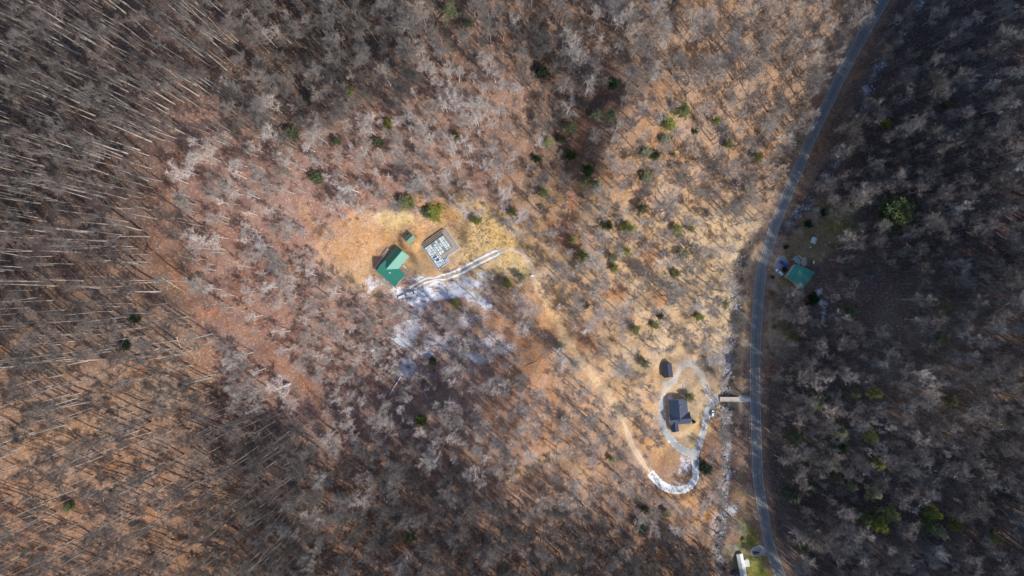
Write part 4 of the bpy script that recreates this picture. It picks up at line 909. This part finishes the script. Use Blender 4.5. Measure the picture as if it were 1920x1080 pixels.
okm &= polydist(X, Y, road_w) > 9.5
okm &= polydist(X, Y, creek_w) > 3.0+nz1*.12
for k in ('lu', 'ld', 'tn'): okm &= polydist(X, Y, w_paths[k]) > 5
okm &= polydist(X, Y, w_paths['ts']) > 4.0
for ti_, t in enumerate(w_trails): okm &= polydist(X, Y, t) > (5.2 if ti_ < 2 else 6 if ti_ < 3 else 4.2)
okm &= (px_ > -110) & (px_ < 2030) & (py_ > -90) & (py_ < 1170)
# (px, py, kind, colour, height, radius, label, group)
RP = 'pine with yellow-green sunlit tip standing '
E = [(1677,398,'bush','green',18,9.5,'largest grey-green and yellow evergreen crown right of the lawn',None),(1690,416,'bush','yellow',14,4.5,'yellow lower lobe tree beside the largest evergreen crown',None),
(1595,585,'pine','green',14,5,'grey-green pine alone in the brown clearing right of the house',None),(1770,577,'pine','yellow',15,4.5,'yellow-tipped pine near the right edge at mid height',None),(1765,637,'bush','yellow',8,3.5,'small yellow-green evergreen below the yellow-tipped pine on the right',None),
(1467,612,'bush','yellow',9,2.8,'small yellow-green evergreen closest right of the road, upper of two',None),(1487,633,'bush','yellow',9,2.6,'small yellow-green evergreen right of the road, lower of two',None),
(1600,738,'pine','yellow',17,4.4,RP+'level with the bridge, left of a pair','x'),(1641,738,'pine','yellow',17,4,RP+'level with the bridge, right of a pair','x'),(1536,756,'pine','yellow',18,5.5,RP+'left of the dense round bare tree','x'),
(1575,808,'pine','yellow',18,5.5,RP+'above a dark green pine','x'),(1633,820,'pine','yellow',17,4.2,RP+'right of the broad grey bare tree','x'),(1580,836,'pine','dark',13,4.5,'dark green pine in the middle of the pine group',None),(1490,822,'pine','green',18,6.5,'broad grey-green pine nearest the road, upper one',None),
(1565,873,'pine','yellow',16,4.6,RP+'alone under the dark green pine','x'),(1649,870,'pine','yellow',15,3.8,RP+'at the right end of the pine group','x'),(1572,900,'pine','yellow',14,3.4,RP+'lower middle of the pine group, smallest','x'),(1598,912,'pine','yellow',14,3.6,RP+'right beside the smallest one','x'),
(1640,925,'pine','yellow',17,4.8,RP+'above the big triple pine clump','x'),(1488,930,'pine','green',19,7,'broad grey-green pine nearest the road, lower one',None),(1520,915,'pine','green',16,5,'grey-green pine right of the lower broad pine',None),
(1672,965,'pine','yellow',18,5.2,RP+'top right of the big triple clump','x'),(1648,985,'pine','yellow',20,6.2,RP+'middle of the big triple clump','x'),(1622,970,'pine','green',18,5.5,'grey-green pine left of the big triple clump',None),
(1753,963,'pine','yellow',16,4.2,RP+'top of the right hand clump','x'),(1738,985,'pine','green',17,5,'green pine at the left of the right hand clump',None),(1763,1000,'pine','yellow',16,4.2,RP+'bottom of the right hand clump','x'),(1795,987,'pine','yellow',12,3.6,RP+'just right of the right hand clump, small','x'),
(1867,1010,'pine','yellow',14,4.2,RP+'farthest lower right','x'),(1505,1025,'pine','green',16,5,'green pine near the road at the bottom right',None),(1783,753,'bush','yellow',7,3.2,'bright yellow low evergreen on the lit right spur',None),
(1717,100,'bush','green',8,3,'dim green evergreen in the upper right shade, upper one',None),(1803,137,'bush','green',8,3,'dim green evergreen in the upper right shade, lower one',None),(1661,232,'bush','yellow',8,2.8,'small yellow-green evergreen right of the upper creek',None),(1775,197,'bush','green',7,2.6,'faint green evergreen near the right edge at the top',None),
(1525,558,'bush','dark',4.5,3.9,'dark round evergreen just below the teal-roofed house',None),(1519,574,'bush','dark',4,2.9,'second dark evergreen below the teal-roofed house, smaller',None),(1516,420,'bush','dark',5,3,'dark bush on the upper left edge of the lawn',None),(1546,398,'bush','dark',5,2.8,'dark bush at the creek above the lawn',None),
(1474,463,'bush','dark',3,1.6,'small dark bush between the mailbox and the lawn',None),(1471.5,505.5,'bush','dark',3,1.9,'dark round bush on the parking pad between pickup and house',None),(1449,520,'bush','dark',2.4,1.1,'tiny dark bush below the white pickup',None),
(1324,878,'bush','dark',6,4.4,'large dark round evergreen right of the drive fork',None),(1293,746,'bush','green',5,3.2,'green tree at the upper right corner of the slate blue roof',None),(1301,791,'bush','dark',2.4,1.3,'tiny dark ball bush right of the slate blue roof',None),
(843,18,'pine','green',15,5.5,'green pine at the top edge near center, left one',None),(878,42,'pine','green',10,3.5,'green pine at the top edge near center, right one',None),(580,187,'bush','green',7,3,'green evergreen left of the rounded wood',None),(549,250,'bush','green',8,3.6,'green evergreen beside the upper left boundary corner wood',None),
(655,170,'bush','green',6,2.8,'green evergreen in the brown wood above the young trees',None),(770,1008,'pine','green',14,5.5,'large green pine alone at the bottom left of center',None),(594,333,'bush','green',7,4,'green evergreen bush among pale young trees, upper left',None),
(765,380,'bush','yellow',5,5.2,'wide bright green thicket on the upper rim of the clearing, left one',None),(815,397,'bush','yellow',5,5.8,'wide bright green thicket on the upper rim of the clearing, right one',None),(755,377,'bush','green',5,3.4,'green bush at the left end of the clearing thicket',None),(801,399,'bush','green',5,3.4,'green bush between the two clearing thickets',None),
(632,265,'bush','green',5,2.4,'small green bush in the young wood, left of three',None),(710,268,'bush','green',6,3,'green bush in the young wood, middle of three',None),(855,255,'bush','green',5,2.3,'small green bush in the young wood, right of three',None),(730,233,'bush','yellow',5,2.8,'pale green bush just under the top rim of the young wood',None),
(1015,135,'bush','dark',8,4,'dark green evergreen at the top of the dark hollow',None),(1148,158,'bush','dark',8,3.6,'dark evergreen right of the top of the hollow',None),(1070,238,'pine','green',13,5,'bright green pine left of the hollow track',None),(1120,213,'pine','green',13,4.2,'green pine right of the hollow track, left of a pair',None),(1147,215,'pine','green',12,4,'green pine right of the hollow track, right of a pair',None),
(1028,267,'bush','green',7,3,'green bush beside the dark hollow, left of two',None),(1053,262,'bush','green',7,2.7,'green bush beside the dark hollow, right of two',None),(1071,290,'bush','dark',7,3.4,'dark evergreen hugging the left side of the hollow track',None),(1097,342,'pine','green',11,3.8,'green pine low in the hollow, left one',None),(1117,345,'pine','green',12,4.5,'green pine low in the hollow, right one',None),(1103,320,'bush','dark',9,3.6,'dark evergreen above the two low hollow pines',None),(1007,298,'bush','dark',6,2.3,'tiny dark evergreen on the left rim of the hollow',None),
(1283,207,'pine','green',15,5.6,'large green pine on the sunny upper slope',None),(1255,234,'bush','green',8,4,'pale green evergreen left of the large slope pine',None),(1343,227,'pine','green',10,3.8,'green pine right of the large slope pine',None),(1303,248,'bush','green',4,1.8,'small green bush between the two slope pines',None),(1246,262,'bush','green',7,3.4,'pale green bush below the large slope pine',None),
(1210,286,'bush','green',7,3.6,'green bush beside fallen pale logs, left one',None),(1227,292,'bush','green',7,3.4,'green bush beside fallen pale logs, right one',None),(1262,290,'bush','green',4,1.8,'small green bush right of the fallen pale logs',None),(1212,332,'bush','green',8,4.2,'grey-green evergreen in the middle of the sunny slope',None),(1203,392,'pine','green',12,4.6,'grey-green pine just above the center right slope',None),(1020,362,'bush','green',7,3.2,'pale green evergreen on the lower hollow rim',None),(1366,270,'bush','green',7,3,'pale green evergreen right of the small slope pine',None),
(1421,293,'bush','yellow',6,3,'yellow evergreen on the slope left of the road, upper one',None),(1401,354,'bush','yellow',6,3.4,'yellow evergreen on the slope left of the road, lower one',None),(1177,428,'bush','green',8,4.6,'large grey-green evergreen on the bright center right slope',None),(1139,423,'bush','green',7,3.6,'green evergreen left of the large grey-green one',None),(1270,430,'bush','yellow',7,3.6,'yellow-green evergreen right of the large grey-green one',None),(1297,430,'bush','green',6,2.4,'narrow green evergreen farther right on the bright slope',None),
(1095,480,'bush','yellow',8,4,'round yellow-green evergreen on the bright slope, near the track bend',None),(1149,483,'bush','yellow',8,3.4,'pale green evergreen on the bright slope, upper of two',None),(1151,502,'bush','yellow',6,2.8,'vivid yellow-green evergreen on the bright slope, lower of two',None),(1175,472,'bush','yellow',6,2.6,'pale yellow-green evergreen by a fallen log on the bright slope',None),(1073,450,'bush','green',6,2.6,'green evergreen on the red litter right of the clearing',None),(1281,477,'bush','yellow',7,3.6,'yellow evergreen toward the road on the bright slope',None),(1266,512,'bush','yellow',6,3,'yellowish evergreen below the one toward the road',None),
(1362,570,'pine','yellow',10,4,'yellow-green pine at the creek edge left of the road',None),(1310,593,'bush','yellow',6,3.2,'yellow-green bush left of the creek pine',None),(1237,592,'bush','green',6,2.4,'green bush on the lower bright slope, upper of two',None),(1228,610,'bush','yellow',6,2.9,'yellow-green bush on the lower bright slope, lower of two',None),(1192,617,'bush','green',7,3.2,'green bush on the lower bright slope, left one',None),(1099,572,'bush','green',5,2.4,'small green bush below the rock pile',None),(1210,682,'bush','yellow',7,3.4,'bright green bush left of the black-roofed shed',None),
(1148,862,'bush','green',5,2.2,'small green bush left of the southern track bend',None),(790,788,'bush','green',7,3.8,'green bush alone in the lower middle wood',None),(832,762,'bush','green',5,2.4,'small green bush right above the lower middle one',None),(853,570,'bush','green',5,2.6,'green bush in the snowy hollow',None),(812,678,'bush','dark',4,2.6,'dark bush in the snowy hollow',None),(1050,648,'bush','green',6,2.8,'green bush on the orange ridge',None),(952,533,'bush','yellow',5,3,'yellow-green bush below the track bend, left one',None),(977,520,'bush','green',5,2.6,'green bush below the track bend, right one',None),(961,398,'bush','yellow',5,2.8,'pale green bush on the upper right clearing rim',None),(893,412,'bush','green',5,3.2,'grey-green bush at the top of the straw meadow',None),
(1210,955,'bush','green',6,3,'grey-green evergreen near the lower boundary wood, left one',None),(1250,962,'bush','green',6,2.8,'green evergreen near the lower boundary wood, right one',None),(1200,985,'bush','dark',8,4,'dark evergreen in the bottom right-center wood',None),(235,648,'bush','dark',7,2.8,'green evergreen in the left woods',None),(255,598,'bush','dark',6,2.4,'dim green evergreen in the left woods, above the other',None),(130,950,'bush','green',6,2.6,'green evergreen in the lower left corner woods',None),(1395,1013,'bush','yellow',2.5,1.6,'low yellow-green shrub on the round lawn by the road',None)]
# hand-placed bare trees the photo singles out (crown pixel, height, crown radius, kind, label)
HERO = [(1360,778,11,5.2,1,'spreading pale bare tree over the creek just below the bridge'),(1348,664,13,6.5,1,'wide pale cream bare tree at the creek above the driveway loop'),
(525,728,20,9.5,1,'very large white barked tree spreading in the lower left corner of the young wood'),(1335,860,10,4.6,2,'bare round tree right of the drive, above the dark round evergreen'),(1340,905,9,4,2,'bare tree just below the dark round evergreen beside the drive'),
(1520,408,12,5,2,'bare tree at the creek bend above the lawn'),(1497,438,10,4.5,2,'bare tree on the left side of the lawn'),(1541,340,13,5.5,2,'broad pale bare tree right of the road, farthest up above the lawn'),(1563,372,12,4.5,2,'pale bare tree above the head of the lawn'),
(1590,395,12,6,2,'thin forked bare tree leaning over the head of the lawn'),(1570,820,17,6.5,3,'broad grey bare tree beside yellow pines right of the road'),(1612,797,17,6,2,'round pink-grey bare crown between two yellow pines'),(1570,758,15,5.5,2,'dense pale round bare tree right of the road level with the bridge'),
(1505,588,13,5,2,'pale bare tree just below the teal-roofed house'),(960,430,9,4.2,1,'grey bare tree at the right end of the clearing'),(950,415,9,4,1,'pale bare tree on the upper right rim of the clearing'),
(820,590,9,4.4,1,'tan bare tree in the snowy hollow under the track'),(725,620,11,4.8,1,'tan round bare tree left of the snowy hollow'),(1345,365,14,6,2,'wide grey bare tree on the sunny slope left of the road'),(820,505-350,14,4.5,1,'tall white tree near the top of the rounded wood'),
(1060,165,16,7,2,'large pale bare tree at the top end of the dark hollow track'),(1065,205,14,6,1,'large pale tree above the hollow track, lower of the pair')]
hero_w = []
for (hx, hy, Ht, R, k, lab) in HERO:
    p = P(hx, hy, Ht*.75); hero_w.append((p.x, p.y, p.z, Ht, R, k, lab)); okm &= np.hypot(X-p.x, Y-p.y) > max(4.5, R*.8)
htt = np.array([32, 16, 20.5, 23])[kind]; cpx = CX+X*F/(HC-Z-htt*.75); cpy = CY-Y*F/(HC-Z-htt*.75)
for (ex, ey, kd, cn, Ht, Rr, lab, grp) in E:
    p = P(ex, ey, Ht*.6); rp = (Rr*(1.35 if ex > 1440 else 1)+1.2)*F/(HC-p.z); okm &= (np.hypot(X-p.x, Y-p.y) > Rr+.6) & (np.hypot(cpx-ex, cpy-ey) > rp)
for (ex, ey, rp) in ((1336, 775, 9), (1498, 500, 30), (1272, 770, 30), (1252, 694, 30), (732, 498, 40), (824, 466, 48), (768, 447, 14), (1393, 1055, 20), (1366, 748, 18)): okm &= np.hypot(cpx-ex, cpy-ey) > rp
rdp = np.array([pix(p[0], p[1], float(h)) for p, h in zip(road_w, rh)]); okm &= ~((polydist(cpx, cpy, [tuple(q) for q in rdp]) < 17) & (rs.rand(len(X)) < .9))
X, Y, Z, kind, px_, py_ = (a[okm] for a in (X, Y, Z, kind, px_, py_)); inp = inp[okm]
n = len(X); var = rs.randint(0, NV, n); scl = rs.uniform(.62, 1.2, n)*(1+.12*snoise(X, Y, 33, 40))
# "largest in the photo" score: projected length of the tree, only when inside the frame
ht = np.array([32, 16, 20.5, 23])[kind]*scl; rr_ = np.hypot(px_-CX, py_-CY)
tx = CX+X*F/(HC-Z-ht*.8); ty = CY-Y*F/(HC-Z-ht*.8)
vis = (tx > 6) & (tx < 1914) & (ty > 6) & (ty < 1074)
score = (rr_*ht/(HC-Z-ht)+22*ht/25)*vis
order = np.argsort(-score)
sel = set(order[:278].tolist()); pos, rot, sc_, idx = [], [], [], []
rza = rs.uniform(0, 6.283, n); tlt = rs.normal(0, .03, (n, 2))
hero_kinds = {}
for ki, kd in enumerate(KINDS):
    for v in range(3):
        sp = kindspec(kd, ki*10+v); tm, cm_ = bare_mesh(300+ki*10+v, combine=False, **sp); hero_kinds[(ki, v)] = (tm, cm_, sp['Ht'], sp['R'])
def indiv(k, v, x, y, z, rz, s, lab, grp, tl_=(0, 0), sr=None):
    tm, cm_, H0, R0 = hero_kinds[(k, v)]
    e = empty('bare_tree', (x, y, z), rz, lab, 'tree', grp); e.rotation_euler = (tl_[0], tl_[1], rz); e.scale = (sr or s, sr or s, s)
    for nm, me in (('trunk', tm), ('crown', cm_)):
        o = bpy.data.objects.new(nm, me); COL.objects.link(o); o.parent = e
    return e
def region(px, py, k):
    if px < 430 and py < 250: return 'tall bare tree with a long pale trunk in the upper left corner woods', 'tall trees in the upper left corner'
    if px < 200 and py < 520: return 'tall bare tree leaning left near the left edge, above mid height', 'tall trees on the upper left edge'
    if px < 430 and py < 520: return 'tall pale trunked bare tree just left of the brown ridge trail', 'tall trees above the brown ridge trail'
    if px < 200 and py < 800: return 'tall bare tree over orange leaf litter near the left edge, below mid height', 'tall trees on the lower left edge'
    if px < 430 and py < 800: return 'tall bare tree with level pale trunk on the left slope below the ridge trail', 'tall trees below the ridge trail'
    if px < 200: return 'tall bare tree on orange litter in the lower left corner', 'tall trees in the lower left corner'
    if px < 460: return 'tall bare tree beside the shady hollow at lower left', 'tall trees by the lower left hollow'
    if px < 720 and py > 540: return 'tall grey bare tree right of the shady hollow along the bottom edge', 'tall trees beyond the lower left hollow'
    if px < 720: return 'bare tree in the brown wood along the top edge, left of center', 'trees in the brown upper wood'
    if px < 1120 and py < 540: return 'bare tree in the brown wood along the top edge, near center', 'trees in the upper middle wood'
    if px < 1400 and py > 540: return 'bare tree in the dark wood along the bottom edge, right of center', 'trees in the lower middle wood'
    if px < 1640 and py < 300 and px < 1400+max(0, (480-py))*.45: return 'bare tree on the sunny slope between hollow and upper road', 'trees on the sunny upper slope'
    if py < 180: return 'dark bare tree in the shaded wood at the upper right corner', 'trees in the upper right corner'
    if py < 400: return 'dark bare tree in the shaded right hand wood above the lawn', 'trees in the wood above the lawn'
    if py < 620: return 'bare tree with level trunk in the wood right of the teal-roofed house', 'trees beyond the teal-roofed house'
    if py < 800: return 'brown bare tree on the lit spur near the right edge', 'trees on the lit right spur'
    if px < 1700: return 'bare tree among yellow-tipped pines at lower right', 'trees among the lower right pines'
    return 'bare tree in the dark wood at the lower right corner', 'trees in the lower right corner'
used_ = set()
ONES = 'zero one two three four five six seven eight nine ten eleven twelve thirteen fourteen fifteen sixteen seventeen eighteen nineteen'.split()
def nword(k):
    if k < 20: return ONES[k]
    t = 'twenty thirty forty fifty sixty seventy eighty ninety hundred'.split()[k//10-2]; return t if k % 10 == 0 else t+'-'+ONES[k % 10]
def short(g):
    g = g.replace('tall trees', 'tall bare tree') if g.startswith('tall') else g.replace('trees', 'bare tree', 1)
    return g
for i in range(n):
    if i in sel:
        lab, grp = region(px_[i], py_[i], kind[i]); ua, va = 100*tx[i]/1920, 100*ty[i]/1080
        key = min([(round(ua)+a_, round(va)+b_) for a_ in (0, 1, -1, 2) for b_ in (0, 1, -1) if (round(ua)+a_, round(va)+b_) not in used_ and round(ua)+a_ >= 0 and round(va)+b_ >= 0], key=lambda q: (q[0]-ua)**2+(q[1]-va)**2); used_.add(key)
        lab = '%s, crown %s percent across and %s percent down' % (short(grp), nword(key[0]), nword(key[1]))
        indiv(int(kind[i]), int(var[i] % 3), X[i], Y[i], Z[i], rza[i], float(scl[i]), lab, grp, tlt[i])
    else:
        pos.append((X[i], Y[i], Z[i])); rot.append((tlt[i, 0], tlt[i, 1], rza[i])); s1 = scl[i]*rs.uniform(.8, 1.2); sc_.append((s1, s1, scl[i])); idx.append(kind[i]*NV+var[i])
scatter('bare_woodland', protos, pos, rot, sc_, idx)
for j, (x, y, z, Ht, R, k, lab) in enumerate(hero_w):
    v = j % 3; H0, R0 = hero_kinds[(k, v)][2:]; indiv(k, v, x, y, z, j*1.3, Ht/H0, lab, None, (0, 0), R/R0)
print('TREES', n, 'heroes', len(hero_w))
# undergrowth brush
nb = 9000; X = rs.uniform(-360, 360, nb); Y = rs.uniform(-215, 215, nb); Z = H(X, Y); bx = CX+X*F/(HC-Z); by = CY-Y*F/(HC-Z)
inp = inside(bx, by, PARCEL); ok2 = rs.rand(nb) < np.where(inp & (bx < 1000), .95, np.where(inp, .25, np.where(bx > 1430, .6, .35)))
for c in CLEAR: ok2 &= ~inside(bx, by, c)
ok2 &= (polydist(X, Y, road_w) > 6.5)
for k in w_paths: ok2 &= polydist(X, Y, w_paths[k]) > 3.6
for t in w_trails[:4]: ok2 &= polydist(X, Y, t) > 4.5
X, Y, Z = X[ok2], Y[ok2], Z[ok2]; s1 = rs.uniform(.6, 1.3, len(X))
scatter('brushwood', brush, np.stack([X, Y, Z], 1), np.stack([X*0, X*0, rs.uniform(0, 6.28, len(X))], 1), np.stack([s1, s1, s1], 1), rs.randint(0, 4, len(X)))
# dry grass tussocks on the clearing
nb = 5200; qx_ = rs.uniform(630, 1010, nb); qy_ = rs.uniform(395, 560, nb)
cl = inside(qx_, qy_, CLEAR[0]) & (rs.rand(nb) < np.exp(-(((qx_-885)/75)**2+((qy_-445)/40)**2))*.9+.12)
cl &= ~(np.hypot(qx_-824, qy_-466) < 40) & ~(np.hypot(qx_-733, qy_-498) < 38)
X = (qx_[cl]-CX)*(HC-11)/F; Y = (CY-qy_[cl])*(HC-11)/F
o2 = polydist(X, Y, w_paths['tn']) > 2.6; X, Y = X[o2], Y[o2]; Z = H(X, Y); s1 = rs.uniform(.6, 1.4, len(X))
scatter('dry_grass', tuft, np.stack([X, Y, Z], 1), np.stack([X*0, X*0, rs.uniform(0, 6.28, len(X))], 1), np.stack([s1, s1, s1*.8], 1), rs.randint(0, 3, len(X)))

# ------------------------------------------------------------------ evergreens
def pine_meshes(seed, Ht, R, round_=False, base=.25, nm='needle_green'):
    r = random.Random(seed); tk = MB(); tk.seg((0, 0, -1), (0, 0, Ht*.92), .03*Ht*.45+.05, .04, 6); cr = MB()
    n = 46 if not round_ else 52
    for j in range(n):
        u = (j+.5)/n; z = Ht*(base+(1-base)*u); az = j*2.4+r.uniform(-.4, .4)
        prof = (1-u)**.85*(.6+.4*min(1, u*5))*r.uniform(.7, 1.15) if not round_ else math.sqrt(max(0, 1-(2*u-1)**2))*.95*r.uniform(.6, 1.15)+.05
        L_ = R*prof*r.uniform(.62, 1.18)+.25; el = r.uniform(.0, .35)+.5*u
        d = Vector((math.cos(az)*math.cos(el), math.sin(az)*math.cos(el), math.sin(el))); b0 = Vector((0, 0, z)); tk.tip(b0, b0+d*L_, .05)
        m = int(3+L_*3.6)
        for q in range(m):
            t = (q+r.random())/m; t = .25+.75*t; c = b0+d*L_*t+Vector((r.gauss(0, .22), r.gauss(0, .22), r.gauss(0, .14)))*(.5+L_*.22)
            for s_ in range(4):
                v1 = Vector((r.gauss(0, 1), r.gauss(0, 1), r.gauss(.35, .6))).normalized()*r.uniform(.35, .8); v2 = v1.cross(Vector((r.gauss(0, 1), r.gauss(0, 1), r.gauss(0, 1)))).normalized()*.13
                cr.add([c, c+v1*.5+v2, c+v1, c+v1*.5-v2], [(0, 1, 2, 3)])
    return tk.mesh('trunk', M['bark_dark']), cr.mesh('crown', M[nm])
EV = {}
for nm in ('yellow', 'green', 'dark', 'pale', 'olive'):
    for v in range(3):
        EV[('pine', nm, v)] = pine_meshes(500+v, 18, 4.2, False, .22, 'needle_'+nm); EV[('bush', nm, v)] = pine_meshes(520+v, 6, 3.0, True, .05, 'needle_'+nm)
for j, (ex, ey, kd, cn, Ht, R, lab, grp) in enumerate(E):
    v = j % 3
    if cn == 'green' and ex > 1440: cn = 'olive'
    if cn == 'green' and 1010 < ex < 1430 and ey > 225 and kd == 'bush': cn = 'pale' if j % 3 else 'olive'
    kr = 1.55 if ex > 1440 and kd == 'pine' else 1.2
    if cn == 'yellow' and 1080 < ex < 1425: cn = 'pale'
    p = P(ex, ey, Ht*.6); tm, cm_ = EV[(kd, cn, v)]; H0, R0 = (18, 4.2) if kd == 'pine' else (6, 3.0)
    e = empty('pine_tree' if kd == 'pine' else 'evergreen_bush', p, j*1.7, lab, 'pine' if kd == 'pine' else 'evergreen', 'yellow-tipped pines right of the road' if grp else None); e.scale = (R/R0*kr, R/R0*kr, Ht/H0)
    for nm, me in (('trunk', tm), ('crown', cm_)): o = bpy.data.objects.new(nm, me); COL.objects.link(o); o.parent = e
# ------------------------------------------------------------------ fallen logs
LG = [(1223,280,1240,295,'log','bleached fallen log beside green bushes on the sunny slope'),(1241,353,1258,371,'log','bleached fallen log in the lower middle of the sunny slope'),(1150,455,1163,478,'log','pale fallen log on the bright slope, upper piece'),(1163,478,1176,496,'log','pale fallen log on the bright slope, lower piece'),
(1447,256,1492,262,'log','long pale fallen trunk pointing at the upper road, upper one'),(1450,261,1482,268,'log','pale fallen trunk pointing at the upper road, lower one'),(1281,410,1303,405,'log','short pale log at the top of the bright slope'),(910,668,931,665,'log','short white log on the orange ridge'),(917,640,950,660,'log','thin pale log at the right edge of the snowy hollow'),
(950,690,966,678,'log','forked pale log on the lower ridge'),(1330,272,1318,262,'log','small pale log right of the sunny slope bushes'),(749,676,722,703,'snow','snow covered log in the snowy hollow, upper left one'),(751,706,728,745,'snow','snow covered log in the snowy hollow, lower left one'),(769,693,802,748,'snow','snow covered log in the snowy hollow, lower right one'),(713,640,740,610,'log','pale thin log left of the snowy hollow'),
(300,518,347,548,'log','long pale fallen trunk across the left ridge trail'),(332,632,340,652,'log','short pale log left of the ridge trail'),(678,905,692,925,'log','short pale log in the bottom wood'),(194,940,196,910,'log','thin pale snag at lower left')]
for (x0, y0, x1, y1, mt, lab) in LG:
    a = P(x0, y0); b = P(x1, y1); m_ = (a+b)/2; m_.z = h1(m_.x, m_.y); r = random.Random(x0); mb = MB()
    pts = [a.lerp(b, t) for t in (0, .25, .5, .75, 1)]; pts = [Vector((p.x+r.gauss(0, .15), p.y+r.gauss(0, .15), h1(p.x, p.y)+.25)) for p in pts]
    for i in range(4): mb.seg(pts[i]-m_, pts[i+1]-m_, .30-.05*i, .25-.05*i, 6, True)
    for q in range(5): c = pts[4].lerp(pts[2], r.random())-m_; d = (pts[4]-pts[0]).normalized(); mb.tip(c, c+(d+Vector((r.gauss(0, .6), r.gauss(0, .6), .3)))*1.6, .07)
    o = mb.build('fallen_log', M['snow'] if mt == 'snow' else M['log'], loc=m_); tag(o, lab, 'log')

rg = random.Random(44); sticks = []
for v in range(4):
    mb = MB(); p = Vector((0, 0, .15)); d = Vector((1, 0, 0)); L_ = rg.uniform(7, 13)
    for i in range(5):
        q = p+(d+Vector((0, rg.gauss(0, .08), 0))).normalized()*L_/5; mb.seg(p, q, .2-.03*i, .17-.03*i, 5)
        for k in range(2 if i > 1 else 0): mb.tip(q, q+Vector((rg.uniform(.6, 1), rg.uniform(-.8, .8), .3))*rg.uniform(1, 2.6), .07)
        p = q
    sticks.append((mb.mesh('fallen_log', M['log']), mb.mesh('fallen_log', M['bark_grey'])))
for (ax, ay, sx, sy, nn_, lab, grp) in ((1290, 330, 75, 60, 34, 'thin fallen trunk on the orange slope above the pine-dotted hillside', 'fallen trunks on the sunny upper slope'), (1180, 540, 80, 70, 22, 'thin fallen trunk on the bright golden slope right of the track bend', 'fallen trunks on the bright slope'), (950, 720, 70, 50, 16, 'thin fallen trunk on the orange ridge below the snowy hollow', 'fallen trunks on the orange ridge'), (220, 850, 120, 90, 16, 'thin fallen trunk on orange litter in the lower left woods', 'fallen trunks in the lower left woods')):
    for i in range(nn_):
        x_, y_ = rg.gauss(ax, sx), rg.gauss(ay, sy)
        if not (5 < x_ < 1400 and 5 < y_ < 1070): continue
        p = P(x_, y_); o = bpy.data.objects.new('fallen_log', sticks[i % 4][rg.random() < .45]); COL.objects.link(o); a_ = rg.uniform(0, 6.28)
        e_ = (h1(p.x+8*math.cos(a_), p.y+8*math.sin(a_))-p.z)/8; o.location = p; o.rotation_euler = (0, -math.atan(e_), a_); tag(o, lab, 'log', grp)
for (x_, y_, lab) in ((1507, 264, 'wooden utility pole left of the upper road near the long pale trunks'), (1612, 64, 'wooden utility pole left of the road near the top edge'), (1398, 690, 'wooden utility pole between creek and road above the bridge')):
    u_ = empty('utility_pole', P(x_, y_), .9, lab, 'pole'); mb = MB(); mb.seg((0, 0, -1), (0, 0, 10), .17, .12, 8, True); mb.build('post', M['wall_wood'], u_)
    mb = MB(); mb.box((0, .2, 9.3), (2.4, .12, .14)); mb.build('crossarm', M['log'], u_)
    for dx in (-1.05, -.5, .5, 1.05): mb = MB(); mb.seg((dx, .2, 9.36), (dx, .2, 9.6), .07, .05, 6, True); mb.build('insulator', M['white_paint'], u_)
